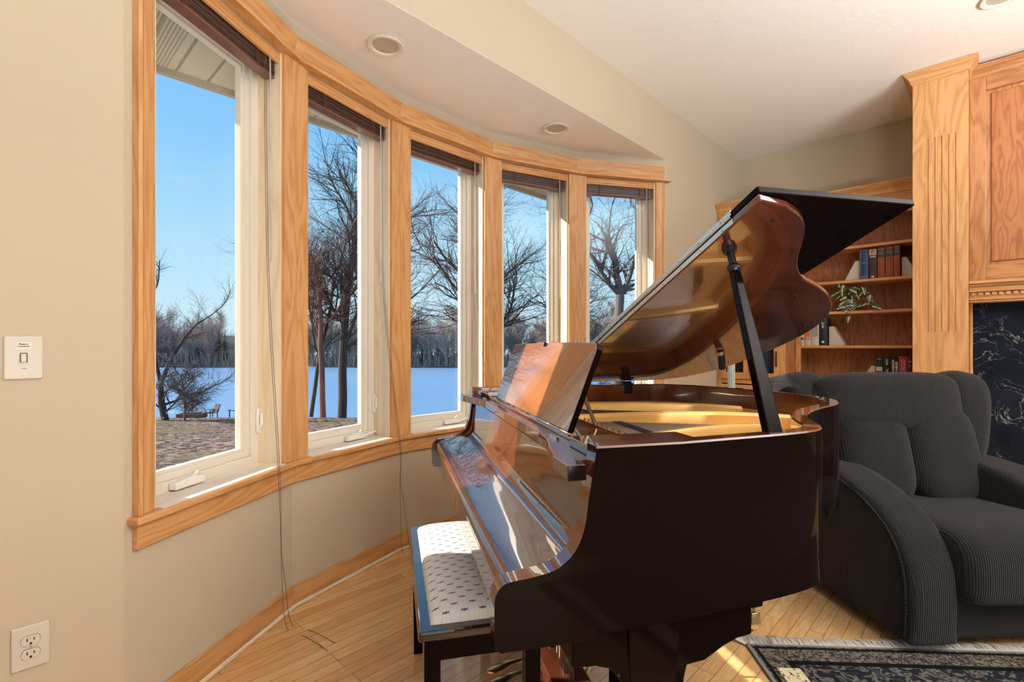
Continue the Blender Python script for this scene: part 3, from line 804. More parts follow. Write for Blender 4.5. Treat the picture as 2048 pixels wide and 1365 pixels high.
# ------------------------------------------------------------------ piano bench
bn = empty('piano_bench', (0,0,0), R(57.45-90))
Tn = V((cos(R(57.45-90)), sin(R(57.45-90)), 0)); Bn = V((-Tn.y, Tn.x, 0))
bl = V((PX,PY,0)) + Tn*(-.343) + Bn*.330
bn.location = bl; BL, BW = .782, .345
tag(bn, 'dark wooden piano bench with cream cushion patterned in blue, pushed under the keyboard', 'piano bench')
mb = MB()
mb.prism([(0,0,.465),(BW,0,.465),(BW,BL,.465),(0,BL,.465)], (0,0,.026), (0,1,0))
mb.build('top_frame', MAHB, bn, bevel=.008, seg=4)
mb = MB()
cx0, cx1, cy0, cy1 = .032, BW-.032, .032, BL-.032
def cushf(u, v):
    x = cx0+(cx1-cx0)*u; y = cy0+(cy1-cy0)*v
    h = (max(0, 1-abs(2*u-1)**3.2)*max(0, 1-abs(2*v-1)**7))**.38
    return (x, y, .489+.040*h)
mb.grid(cushf, 36, 60, (1,0,0)); mb.build('seat_cushion', BENCHF, bn, ang=80)
mb = MB(); mb.box((.03,.022,.402), (BW-.03,.038,.466)); mb.box((.03,BL-.038,.402), (BW-.03,BL-.022,.466)); mb.box((.022,.03,.402), (.038,BL-.03,.466)); mb.box((BW-.038,.03,.402), (BW-.022,BL-.03,.466))
mb.build('apron', EBON, bn, bevel=.002)
for x in (.016, BW-.058):
    for y in (.016, BL-.058):
        mb = MB(); mb.loft([[(x+.004,y+.004,0),(x+.038,y+.004,0),(x+.038,y+.038,0),(x+.004,y+.038,0)], [(x,y,.30),(x+.042,y,.30),(x+.042,y+.042,.30),(x,y+.042,.30)], [(x,y,.466),(x+.042,y,.466),(x+.042,y+.042,.466),(x,y+.042,.466)]], smooth=False)
        mb.build('leg', EBON, bn, bevel=.002)

# ------------------------------------------------------------------ recliner (local x = right in the picture, y = back)
beta = R(-4); SA = TH - beta
c0 = FW*1.967 + RT*1.55
rcn = empty('recliner', (c0.x, c0.y, 0), SA - pi/2)
tag(rcn, 'overstuffed charcoal corduroy recliner armchair beside the tail of the piano', 'armchair')
def sbox(mb, c, d, e=.35, rot=None, n=22, Lf=(0,0,1), puff=None):
    """rounded cushion, cube-sphere with superellipse"""
    c = V(c)
    def g(a): 
        return a
    faces = []
    for ax in range(3):
        for sgn in (-1,1):
            def fn(u, v, ax=ax, sgn=sgn):
                a = (u*2-1); b = (v*2-1)
                if sgn < 0: a = -a
                q = [0,0,0]; q[ax] = sgn; q[(ax+1)%3] = a; q[(ax+2)%3] = b
                q = V(q); p = 2/e
                nrm = (abs(q.x)**p+abs(q.y)**p+abs(q.z)**p)**(1/p); q = q/nrm
                w_ = V((q.x*d[0]/2, q.y*d[1]/2, q.z*d[2]/2))
                if puff: w_ = puff(w_, q)
                if rot is not None: w_ = rot @ w_
                return tuple(c+w_)
            mb.grid(fn, n, n, Lf)
def arm(x0, x1, name, sd):
    prof = catmull([V(p+(0,)) for p in [(-.012,.05),(-.022,.20),(-.012,.33),(.028,.43),(.09,.505),(.20,.575),(.36,.630),(.55,.655),(.72,.655),(.80,.62),(.83,.45),(.82,.20),(.80,.05)]], 6)
    P = [(p.x,p.y) for p in prof]; cxx = .40; czz = .30
    wd = x1-x0; rings = []
    for f, ins in ((0,.055),(.012,.030),(.04,.012),(.10,.003),(.25,0),(.75,0),(.90,.003),(.96,.014),(.988,.032),(1,.06)):
        ring = []
        for y, z in P:
            dx, dz = cxx-y, czz-z; l = math.hypot(dx,dz); k = ins if z > .08 else ins*.4
            ring.append((x0+wd*f, y+dx/l*k, z+dz/l*k))
        rings.append(ring)
    mb = MB(); n_ = len(rings[0])
    vs = [p for r in rings for p in r]
    for k in range(len(rings)-1):
        for i in range(n_):
            j = (i+1) % n_
            o_ = len(mb.v)
            mb.v += [rings[k][i], rings[k][j], rings[k+1][j], rings[k+1][i]]
            p, q = V(rings[k][i]), V(rings[k][j]); L = (q-p).normalized()
            side = k < 2 or k > 6
            mb.f.append([o_+3,o_+2,o_+1,o_]); mb.L.append((0,0,1) if side else tuple(L)); mb.m.append(0); mb.sm.append(True)
    for r, rev in ((rings[0], False), (rings[-1], True)):
        mb.v += r; o_ = len(mb.v)-n_; f = list(range(o_,o_+n_)); mb.f.append(f[::-1] if rev else f); mb.L.append((0,0,1)); mb.m.append(0); mb.sm.append(False)
    o = mb.build(name, CORD, rcn, ang=60)
    # weld seams for smooth shading
    m_ = o.modifiers.new('w','WELD'); m_.merge_threshold = .0005
    # piping seam
    mb = MB(); pts = [(x0+(.012*wd if sd > 0 else .988*wd)-(.002 if sd > 0 else -.002), y+(cxx-y)/math.hypot(cxx-y,czz-z)*.026, z+(czz-z)/math.hypot(cxx-y,czz-z)*.026) for y, z in P[:-14]]
    mb.tube(pts, .0045, 6); mb.build('piping', CORD, o)
    return o
arm(0, .215, 'armrest', 1); arm(.80, 1.015, 'armrest', -1)
UX = (1,0,0)
def cushion(name, c, d, e=.4, rx=0, rz=0, ry=0, puff=None):
    mb = MB(); rot = Matrix.Rotation(rz,3,'Z') @ Matrix.Rotation(rx,3,'X') @ Matrix.Rotation(ry,3,'Y')
    sbox(mb, c, d, e, rot, puff=puff)
    o = mb.build(name, CORD, rcn, ang=80, uvfix=tuple(rot @ V((1,0,0))))
    m_ = o.modifiers.new('w','WELD'); m_.merge_threshold = .0005
    return o
def wrap(name, x0, x1, prof, mat, ins0=.05):
    P = [(p.x,p.y) for p in catmull([V(p+(0,)) for p in prof], 6)]
    cy_ = sum(p[0] for p in P)/len(P); cz_ = sum(p[1] for p in P)/len(P); rings = []
    for f, ins in ((0,ins0),(.02,ins0*.45),(.06,ins0*.15),(.14,0),(.5,-.006),(.86,0),(.94,ins0*.15),(.98,ins0*.45),(1,ins0)):
        rings.append([(x0+(x1-x0)*f, y+(cy_-y)/math.hypot(cy_-y,cz_-z)*ins, z+(cz_-z)/math.hypot(cy_-y,cz_-z)*ins) for y, z in P])
    mb = MB(); mb.loft(rings[::-1], (0,0,1)); return mb.build(name, mat, rcn, ang=70, uvfix=(1,0,0))
wrap('seat', .195, .82, [(.62,.33),(.60,.46),(.45,.475),(.25,.490),(.08,.500),(-.01,.485),(-.062,.43),(-.075,.34),(-.07,.25),(-.045,.215),(.0,.225),(.05,.26),(.35,.30)], CORD)
mb = MB(); mb.box((.16,.01,.05), (.86,.80,.26)); mb.build('base', plain('chair_base', (.012,.010,.009), .9), rcn, bevel=.02)
cushion('lower_back', (.325,.62,.665), (.39,.28,.50), .5, R(-14))
cushion('lower_back', (.690,.62,.665), (.39,.28,.50), .5, R(-14))
cushion('headrest', (.455,.690,.925), (.80,.31,.31), .45, R(-10))
cushion('side_wing', (.05,.75,.88), (.25,.28,.40), .5, R(-12), R(8), ry=R(-6))
cushion('side_wing', (.89,.70,.82), (.25,.32,.54), .6, R(-12), R(-8), ry=R(13))
mb = MB(); mb.box((.08,.70,.12), (.92,.86,.80)); mb.build('back_panel', CORD, rcn, bevel=.04, seg=4)

# ------------------------------------------------------------------ rug
def rugmat():
    t = NT('oriental_rug'); p = t.obj(); s = t.sep(p)
    RWd, RDp = 2.1, 2.4
    dx = t.m('MINIMUM', s[0], t.m('SUBTRACT', RWd, s[0])); dy = t.m('MINIMUM', t.m('MULTIPLY', s[1], -1.0), t.m('ADD', RDp, s[1]))
    d = t.m('MINIMUM', dx, dy)
    n1 = t.noise(p, 16.0, 4, .55, 2.4); n2 = t.noise(p, 34.0, 3, .6, 2.5)
    scroll = t.ramp(n1, [(.50,(0,0,0)),(.54,(1,1,1)),(.60,(1,1,1)),(.63,(0,0,0))])
    fld = t.mix(scroll, t.mix(n2, (.005,.005,.007), (.02,.02,.028)), t.mix(n2, (.05,.045,.042), (.20,.18,.155)))
    b1 = t.mix(t.ramp(n2, [(.45,(0,0,0)),(.58,(1,1,1))]), (.025,.022,.018), (.17,.15,.115))
    cream = t.mix(t.ramp(n2, [(.55,(0,0,0)),(.62,(1,1,1))]), (.72,.60,.38), (.10,.08,.05))
    vx = t.m('SUBTRACT', s[0], .19); 
    blk = t.m('MULTIPLY', t.m('LESS_THAN', t.m('ABSOLUTE', t.m('SUBTRACT', s[0], .095)), .042), t.m('LESS_THAN', s[1], -.155))
    col = t.mix(t.m('LESS_THAN', d, .115), fld, b1)
    col = t.mix(t.m('LESS_THAN', t.m('ABSOLUTE', t.m('SUBTRACT', d, .12)), .012), col, (.004,.004,.005))
    col = t.mix(blk, col, cream)
    col = t.mix(t.m('LESS_THAN', t.m('ABSOLUTE', t.m('SUBTRACT', d, .028)), .007), col, (.006,.006,.006))
    col = t.mix(t.m('LESS_THAN', d, .014), col, (.22,.21,.19))
    t.set(Base_Color=col, Roughness=.95); t.set(**{'Specular_IOR_Level': .1})
    t.bump(t.noise(p, 600.0, 2), .5, .002); return t.mat
rc0 = FW*2.045 + RT*.955
rug = empty('area_rug', (rc0.x, rc0.y, 0), TH - R(3.0) - pi/2 + R(0))
tag(rug, 'black and grey patterned oriental rug with pale fringe under the recliner', 'rug')
mb = MB(); mb.box((0,-2.4,0), (2.1,0,.010), L=(1,0,0)); mb.build('pile', rugmat(), rug, bevel=.003)
FR = plain('rug_fringe', (.80,.77,.72), .9)
mb = MB(); rnd = random.Random(5)
for i in range(620):
    x = 2.1*i/620 + rnd.uniform(-.003,.003); l = rnd.uniform(.045,.075); dx = rnd.uniform(-.018,.012)-.008
    h = rnd.uniform(.002,.010)
    mb.tube([(x,-.004,.008),(x+dx*.4,l*.45,.008+h),(x+dx,l,.002+h*.3)], [.0022,.0018,.0008], 4)
for i in range(30):
    x = rnd.uniform(-.03,.02); mb.tube([(x*.2,-.004,.008),(x-.02,.03,.016),(x-.03+rnd.uniform(-.02,.02),.05+rnd.uniform(0,.02),.004)], [.0012,.001,.0006], 4)
fo = mb.build('fringe', FR, rug); fo['kind'] = 'stuff'

# ------------------------------------------------------------------ built-in oak units on the end wall
def crown(mb, x0, y0, y1, z0, z1, d, yl=True, yr=True, xb=XE):
    """slanted crown: face plane x0 looking towards -x, spanning y0..y1 (y1 far/left)"""
    a0, a1 = y0-(d if yr else 0), y1+(d if yl else 0)
    e = .006
    # lower profile ring to upper profile ring
    lo_ = [(x0-e,y0-(e if yr else 0)), (x0-e,y1+(e if yl else 0)), (xb,y1+(e if yl else 0)), (xb,y0-(e if yr else 0))]
    hi_ = [(x0-d,a0), (x0-d,a1), (xb,a1), (xb,a0)]
    def at(f, g): return [(lo_[i][0]+(hi_[i][0]-lo_[i][0])*f, lo_[i][1]+(hi_[i][1]-lo_[i][1])*f, z0+(z1-z0)*g) for i in range(4)]
    mb.loft([at(0,0), at(.12,.10), at(.18,.30), at(.45,.55), at(.85,.78), at(.88,.84), at(1,.86), at(1,1)], (0,1,0), smooth=False)
# tall display cabinet in the corner
cb = empty('display_cabinet', (4.85,1.62,0)); tag(cb, 'oak corner cabinet with dark glass doors behind the raised piano lid', 'cabinet')
def rel(mb, o):
    l = o.location; mb.v = [(p[0]-l.x, p[1]-l.y, p[2]-l.z) for p in mb.v]; return mb
CX0, CY0, CY1 = 4.85, 1.325, YW-.003
mb = MB(); mb.box((CX0+.02,CY0,0), (XE-.004,CY0+.02,2.52)); mb.box((CX0+.02,CY1-.02,0), (XE-.004,CY1,2.52))
mb.box((XE-.02,CY0,0), (XE-.004,CY1,2.52)); mb.box((CX0+.02,CY0,2.50), (XE-.004,CY1,2.52)); mb.box((CX0+.02,CY0,.90), (XE-.004,CY1,.92)); mb.box((CX0+.02,CY0,0), (XE-.004,CY1,.08))
for z in (1.35,1.75,2.12): mb.box((CX0+.05,CY0+.02,z), (XE-.02,CY1-.02,z+.02))
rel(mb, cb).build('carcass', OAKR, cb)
mb = MB(); mb.box((CX0,CY0,0), (CX0+.02,CY0+.045,2.52)); mb.box((CX0,CY1-.045,0), (CX0+.02,CY1,2.52))
mb.box((CX0,CY0+.045,2.46), (CX0+.02,CY1-.045,2.52)); mb.box((CX0,CY0+.045,.88), (CX0+.02,CY1-.045,.93)); mb.box((CX0,CY0+.045,0), (CX0+.02,CY1-.045,.09))
rel(mb, cb).build('face_frame', OAK, cb, bevel=.002)
mb = MB(); crown(mb, CX0, CY0, CY1, 2.515, 2.588, .055, yl=False); rel(mb, cb).build('crown', OAK, cb)
ym = (CY0+CY1)/2
for y0, y1 in ((CY0+.040, ym-.002), (ym+.002, CY1-.040)):
    mb = MB(); x = CX0-.020; st = .05 if True else 0
    mb.box((x,y0,.925), (CX0-.001,y0+st,2.465)); mb.box((x,y1-st,.925), (CX0-.001,y1,2.465)); mb.box((x,y0+st,.925), (CX0-.001,y1-st,.985)); mb.box((x,y0+st,2.41), (CX0-.001,y1-st,2.465))
    dr = rel(mb, cb).build('glass_door', OAK, cb, bevel=.003)
    mb = MB(); mb.box((x+.008,y0+st,.985), (x+.012,y1-st,2.41)); rel(mb, cb).build('door_glass', glassmat('cabinet_glass', .9, (.55,.55,.55)), dr)
    mb = MB(); yy = y0+.024 if y0 < 1.5 else y0+.02
    mb.tube([(x,yy,1.06),(x-.022,yy,1.06)], .005, 8); mb.tube([(x,yy,1.17),(x-.022,yy,1.17)], .005, 8); mb.box((x-.028,yy-.006,1.045), (x-.018,yy+.006,1.185))
    if y0 < 1.5: rel(mb, cb).build('handle', BLACKM, dr, bevel=.002)
for z0, z1 in ((.62,.87),(.35,.60),(.10,.33)):
    mb = MB(); mb.box((CX0-.020,CY0+.045,z0), (CX0-.001,CY1-.045,z1), L=(0,1,0)); mb.box((CX0-.024,CY0+.085,z0+.035), (CX0-.018,CY1-.085,z1-.035), L=(0,1,0))
    rel(mb, cb).build('drawer', OAK, cb, bevel=.003)
# open bookcase
bk = empty('bookcase', (5.15,.88,0)); tag(bk, 'open oak bookcase with scalloped top rail between the corner cabinet and the fluted column', 'bookcase')
BX, BY0, BY1 = 5.15, .425, 1.322
mb = MB(); mb.box((BX+.02,BY0,0), (XE-.003,BY0+.02,2.50)); mb.box((BX+.02,BY1-.02,0), (XE-.003,BY1,2.50)); mb.box((BX+.02,BY0,2.48), (XE-.003,BY1,2.50)); mb.box((BX+.02,BY0,0), (XE-.003,BY1,.10))
rel(mb, bk).build('carcass', OAKR, bk)
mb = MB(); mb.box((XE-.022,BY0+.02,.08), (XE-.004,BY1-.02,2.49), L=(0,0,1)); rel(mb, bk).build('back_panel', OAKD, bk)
mb = MB(); mb.box((BX,BY0,0), (BX+.02,BY0+.05,2.50)); mb.box((BX,BY1-.042,0), (BX+.02,BY1,2.50)); rel(mb, bk).build('face_frame', OAK, bk, bevel=.002)
yl, yr = BY1-.042, BY0+.05
fr = [(yl,2.505),(yl,2.33),(yl-.03,2.328),(yl-.075,2.335),(yl-.105,2.375),(yl-.15,2.395),(yl-.165,2.42),(yr+.175,2.42),(yr+.16,2.395),(yr+.115,2.375),(yr+.085,2.335),(yr+.04,2.328),(yr,2.33),(yr,2.505)]
mb = MB(); mb.prism([(BX,y,z) for y, z in fr], (.02,0,0), (0,1,0)); rel(mb, bk).build('top_rail', OAK, bk, bevel=.002)
mb = MB(); crown(mb, BX, BY0, BY1, 2.495, 2.588, .055, yl=False, yr=False); rel(mb, bk).build('crown', OAK, bk)
SH = [2.097, 1.803, 1.536, 1.236, .945, .62, .33]
for z in SH:
    mb = MB(); mb.box((BX+.002,BY0+.021,z-.024), (XE-.023,BY1-.021,z)); rel(mb, bk).build('shelf', OAK, bk, bevel=.003)

# column
cl = empty('fluted_column', (4.60,.274,0)); tag(cl, 'tall honey oak column with five vertical flutes beside the fireplace', 'column')
KX, KY0, KY1 = 4.60, .125, .422
bm_o = MB(); 
fl_y = [.192+.0365*i for i in range(5)]; gw = .0045
ys = [KY0]; 
for y in fl_y: ys += [y-gw, y, y+gw]
ys.append(KY1)
z0f, z1f = 1.33, 2.70
def colmesh():
    mb = MB()
    mb.box((KX+.02,KY0,0), (XE-.004,KY1,3.19), L=(0,0,1))
    # face board with grooves between z0f and z1f
    for za, zb, g in ((0,z0f,0),(z0f,z1f,1),(z1f,3.19,0)):
        if not g: mb.box((KX,KY0,za), (KX+.02,KY1,zb), L=(0,0,1))
        else:
            poly = [(KX,KY0)]
            for y in fl_y: poly += [(KX,y-gw),(KX+.006,y-gw*.4),(KX+.006,y+gw*.4),(KX,y+gw)]
            poly += [(KX,KY1),(KX+.02,KY1),(KX+.02,KY0)]
            mb.prism([(a,b,za) for a, b in poly], (0,0,zb-za), (0,0,1))
    return mb
rel(colmesh(), cl).build('shaft', OAK, cl)
mb = MB(); crown(mb, KX, KY0, KY1, 3.105, 3.185, .050); rel(mb, cl).build('crown', OAK, cl)

# overmantel, mantel, marble surround
om = empty('overmantel', (4.75,-.9,1.675)); tag(om, 'oak panelled overmantel above the black marble fireplace', 'wall panelling')
OX, OY0, OY1 = 4.75, -1.92, .124
mb = MB(); mb.box((OX+.022,OY0,1.675), (XE-.004,OY1,3.17), L=(0,0,1)); rel(mb, om).build('backing', OAKR, om)
mb = MB()
for y in (OY1, -.52, -1.20): mb.box((OX,y-.085,1.675), (OX+.022,y,3.10), L=(0,0,1))
mb.box((OX,OY0,1.675), (OX+.022,OY0+.085,3.10), L=(0,0,1))
for (a, b) in ((1.675,1.785),(2.995,3.10)):
    for y1_, y0_ in ((OY1-.085,-.52),(-.605,-1.20),(-1.285,OY0+.085)): mb.box((OX,y0_,a), (OX+.022,y1_,b), L=(0,1,0))
rel(mb, om).build('frame', OAKR, om, bevel=.003)
for y1_, y0_ in ((OY1-.085,-.52),(-.605,-1.20),(-1.285,OY0+.085)):
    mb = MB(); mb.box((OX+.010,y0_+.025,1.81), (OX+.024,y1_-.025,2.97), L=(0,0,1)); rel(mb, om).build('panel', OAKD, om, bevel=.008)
mb = MB(); crown(mb, OX, OY0, OY1, 3.09, 3.165, .050, yl=False, yr=False); rel(mb, om).build('crown', OAKR, om)
mt = empty('mantel', (4.68,-.9,1.53)); tag(mt, 'oak mantel shelf with a dentil moulding over the black marble', 'mantel')
mb = MB()
for x, za, zb in ((4.655,1.655,1.674),(4.675,1.638,1.655),(4.69,1.60,1.638),(4.715,1.56,1.60),(4.70,1.545,1.56),(4.71,1.530,1.545)): mb.box((x,OY0,za), (5.0,OY1,zb), L=(0,1,0))
rel(mb, mt).build('moulding', OAK, mt, bevel=.002)
mb = MB(); y = OY1-.012
while y > OY0+.02: mb.box((4.700,y-.022,1.576), (4.716,y,1.597), L=(0,1,0)); y -= .034
dn = rel(mb, mt).build('dentils', OAK, mt, bevel=.001)
fp = empty('fireplace_surround', (4.82,-.9,0)); tag(fp, 'glossy black veined marble fireplace surround behind the recliner', 'fireplace')
mb = MB(); X0 = 4.82
mb.box((X0,-.52,0), (X0+.03,OY1-.0015,1.529)); mb.box((X0,-.52-.80,.95), (X0+.03,-.52,1.529)); mb.box((X0,OY0,0), (X0+.03,-1.32,1.529))
rel(mb, fp).build('marble_slab', MARBLE, fp, bevel=.001)
mb = MB(); mb.box((X0+.001,-1.32,.05), (X0+.35,-.52,.95)); rel(mb, fp).build('firebox', DARKSLOT, fp)
mb = MB(); mb.box((4.80,OY1-.016,0), (4.82,OY1-.0015,1.529)); rel(mb, fp).build('edge_trim', OAK, fp)

# ------------------------------------------------------------------ books
def book(y1, wd, z, h, col, label, group, face=5.185, dp=.16, round_=True, extra=None):
    o = empty('book', (face, y1-wd/2, z)); tag(o, label, 'book', group)
    cov = plain('book_cover', col, .45)
    mb = MB(); k = 6
    prof = [(.004+.006*(1-cos(pi*i/k*2-pi))*0 + (.0 if not round_ else .006*abs(cos(pi*i/k))**2), -wd/2+wd*i/k) for i in range(k+1)]
    poly = [(x,y,0) for x, y in prof] + [(dp,wd/2,0),(dp,wd/2-.003,0),(.012,wd/2-.003,0),(.012,-wd/2+.003,0),(dp,-wd/2+.003,0),(dp,-wd/2,0)]
    mb.prism(poly, (0,0,h), (0,0,1)); mb.build('cover', cov, o)
    mb = MB(); mb.box((.0125,-wd/2+.0035,.003), (dp-.004,wd/2-.0035,h-.004)); mb.build('pages', plain('paper', (.62,.55,.43), .9), o)
    if extra: extra(o, wd, h)
    return o
def band(z0, z1, col, inset_=.003, name='spine_label', x=.0022, r=.4):
    def f(o, wd, h):
        mb = MB(); mb.box((x-.0012,-wd/2+inset_,z0*h), (x+.004,wd/2-inset_,z1*h)); mb.build(name, plain('spine_print', col, r), o)
    return f
def spine(txt, size, zc, col, x=.0006, rot=(pi/2,pi/2,-pi/2)):
    def f(o, wd, h): text('spine_title', txt, size, o, (x,0,zc*h), rot, col, bold=.0003)
    return f
def multi(*fs):
    def f(o, wd, h):
        for g in fs: g(o, wd, h)
    return f
G2 = 'books between the bookends on the second shelf'
z = 1.8035
def redb(y, w_, h, lab): return book(y, w_, z, h, (.33,.075,.03), lab, G2, extra=multi(band(.66,.90,(.03,.03,.03)), band(.925,.945,(.40,.18,.10)), band(.77,.80,(.25,.22,.15),.006,'gilt_line',.0008), band(.84,.86,(.25,.22,.15),.006,'gilt_line',.0008), band(.64,.655,(.45,.2,.12))))
def edge_lines(o, wd, h):
    mb = MB(); 
    for y in (-wd/2+.007, wd/2-.009): mb.box((.0008,y,.01), (.0045,y+.002,h-.01))
    mb.box((.0008,-wd/2+.007,.01), (.0045,wd/2-.007,.012)); mb.box((.0008,-wd/2+.007,h-.012), (.0045,wd/2-.007,h-.010)); mb.box((.0008,-wd/2+.012,.022), (.0045,wd/2-.012,.025))
    mb.build('border_line', plain('pale_line', (.45,.52,.62), .5), o)
def portrait(o, wd, h):
    band(.76,.95,(.62,.36,.26),.002,'picture_patch',.0018)(o, wd, h)
    mb = MB(); mb.lathe([(.001,0),(.011,0),(.011,.001),(.001,.001)], (-.0008,.001,h*.87), 'x', 16); mb.build('picture_figure', plain('sepia', (.16,.06,.04), .7), o)
    mb = MB(); mb.lathe([(.001,0),(.0065,0),(.0065,.001),(.001,.001)], (-.0012,.0,h*.862), 'x', 16); mb.build('picture_face', plain('face_tone', (.55,.36,.28), .7), o)
    band(.69,.73,(.55,.45,.42),.006,'author_line',.0012)(o, wd, h); band(.04,.09,(.75,.70,.66),.018,'publisher_mark',.0012)(o, wd, h)
book(.836,.062,z,.258,(.010,.045,.16), 'blue book with a thin pale border line, leftmost on the second shelf', G2, extra=multi(edge_lines, band(.52,.57,(.06,.16,.32),.02,'emblem',.001)))
book(.770,.056,z,.262,(.060,.018,.020), 'maroon book with a small picture on its spine, right of the blue book', G2, extra=portrait)
redb(.708,.048,.262,'brick red book with black title band, next to the maroon book')
redb(.655,.050,.265,'brick red book with black title band, middle of the three red ones')
redb(.600,.040,.268,'brick red book with black title band, rightmost on the second shelf')
G4 = 'books at the left of the fourth shelf'
z = 1.2365
book(1.298,.036,z,.20,(.60,.53,.38), 'cream book beside the cabinet side, leftmost on the fourth shelf', G4, extra=band(.27,.36,(.03,.02,.02)))
book(1.259,.053,z,.20,(.62,.54,.40), 'cream book with orange upper panel on the fourth shelf', G4, extra=multi(band(.40,.92,(.62,.13,.03),.006), band(.25,.36,(.50,.14,.08),.006), band(.29,.32,(.9,.8,.6),.012,'title_line',.001)))
book(1.203,.060,z,.205,(.62,.56,.43), 'cream book with grey upper panel beside the black book', G4, extra=multi(band(.40,.92,(.30,.31,.28),.008), band(.27,.30,(.05,.05,.05),.03,'animal_mark',.0012)))
def penguinless(o, wd, h):
    mb = MB(); mb.lathe([(.001,0),(.011,0),(.011,.001),(.001,.001)], (.0002,0,h*.13), 'x', 18); mb.build('round_mark', plain('mark', (.7,.67,.6), .6), o)
book(1.140,.062,z,.245,(.012,.016,.022), 'black book with white title lettering on the fourth shelf', G4, extra=multi(penguinless, spine('Jude', .030, .74, INKW)))
G5 = 'books on the fifth shelf behind the recliner'
z = .9455
book(.724,.052,z,.192,(.010,.018,.028), 'navy book with a cream label, leftmost above the recliner back', G5, extra=multi(band(.38,.56,(.62,.50,.30),.004), band(.90,.92,(.6,.6,.6),.012,'author_line')))
book(.669,.050,z,.198,(.006,.006,.008), 'black book with two blocks of white lettering beside the navy book', G5, extra=multi(spine('Lyttle', .022, .76, INKW), spine('THE LIFE', .018, .30, INKW)))
book(.617,.048,z,.200,(.008,.010,.014), 'black book with large stacked white capitals left of the red book', G5, extra=multi(lambda o, wd, h: text('spine_title', 'SISTERS OF', .022, o, (.0006,-.011,.50*h), (pi/2,pi/2,-pi/2), INKW, bold=.0008), lambda o, wd, h: text('spine_title', 'ACCORD BOOK', .019, o, (.0006,.011,.50*h), (pi/2,pi/2,-pi/2), INKW, bold=.0008)))
book(.567,.054,z,.198,(.36,.03,.028), 'red book with pale lettering on the lowest visible shelf', G5, extra=spine('OTTISTTS', .034, .50, plain('pale_red_ink', (.75,.42,.36), .5)))
book(.511,.034,z,.196,(.03,.008,.035), 'dark purple book right of the red book, against the column', G5, extra=multi(band(.78,.81,(.6,.55,.6),.006), band(.60,.62,(.3,.25,.3),.006)))
# bookends
def bookend(y_tall, y_low, zb, h, label, xf=5.235):
    o = empty('bookend', (xf, y_tall, zb)); tag(o, label, 'bookend', 'pale angled stone bookends')
    s = 1 if y_low > y_tall else -1; wd = abs(y_low-y_tall)
    mb = MB(); pr = [(0,0),(s*wd,0),(s*wd,.012),(s*wd*.30,h),(0,h)]
    mb.prism([(0,a,b) for a, b in pr], (.10,0,0), (0,0,1)); mb.build('wedge', plain('pale_stone', (.66,.60,.50), .6), o, bevel=.002)
bookend(.841,.95,1.8035,.172,'pale slanted bookend left of the blue book')
bookend(.552,.448,1.8035,.165,'pale slanted bookend right of the red books on the second shelf')
bookend(1.072,.955,1.2365,.170,'pale slanted bookend right of the black book on the fourth shelf')
bookend(.732,.82,.9455,.115,'pale slanted bookend left of the navy book above the recliner')

# ------------------------------------------------------------------ potted plant
pl = empty('potted_plant', (5.26,.925,1.5365)); tag(pl, 'trailing variegated pothos in a black and white checkered pot on the bookcase', 'plant')
t = NT('checker_glaze'); s = t.sep(t.obj()); an = t.m('DIVIDE', t.m('ARCTAN2', s[1], s[0]), 2*pi/26); zz = t.m('DIVIDE', s[2], .0115)
ck_ = t.m('MODULO', t.m('ADD', t.m('FLOOR', an), t.m('ADD', t.m('FLOOR', zz), 100.0)), 2.0)
t.set(Base_Color=t.mix(ck_, (.02,.018,.018), (.72,.68,.60)), Roughness=.2)
mb = MB(); mb.lathe([(.032,0),(.045,.004),(.056,.03),(.060,.06),(.056,.090),(.052,.105),(.049,.105),(.052,.09),(.03,.085)], n=36); mb.build('pot', t.mat, pl)
t = NT('pothos_leaf'); u = t.uv(False); s = t.sep(u)
vr = t.m('LESS_THAN', t.m('ADD', t.m('ABSOLUTE', s[1]), t.m('MULTIPLY', t.noise(t.map(u,(40,40,1)), 1.0, 3), .012)), .0105)
oi = t.n.new('ShaderNodeObjectInfo')
t.set(Base_Color=t.mix(vr, (.018,.085,.022), (.60,.66,.36)), Roughness=.3); t.set(**{'Coat_Weight': .3})
LEAF = t.mat
def leafmesh(parent, p, d, nrm, ln, wd):
    d = V(d).normalized(); nrm = V(nrm); nrm = (nrm - d*nrm.dot(d)).normalized(); sd = d.cross(nrm)
    me = bpy.data.meshes.new('leaf'); vs = []; uvs = []
    prof = [0,.55,.9,1.0,.92,.72,.46,.2,0]
    for i, w_ in enumerate(prof):
        f = i/(len(prof)-1); c = V(p)+d*ln*f - nrm*(.18*ln*f*f)
        for k in (-1,-.5,0,.5,1):
            q = c + sd*(k*w_*wd/2) + nrm*(abs(k)*w_*wd*.12); vs.append(tuple(q)); uvs.append((f*ln, k*w_*wd/2))
    fs = [(i*5+j, i*5+j+1, (i+1)*5+j+1, (i+1)*5+j) for i in range(len(prof)-1) for j in range(4)]
    return vs, fs, uvs
rnd = random.Random(11)
LV = []
def L_(y, z_, x, dy, dz, ln, dx=-.35): LV.append(((x,y,z_), (dx,dy,dz), ln))
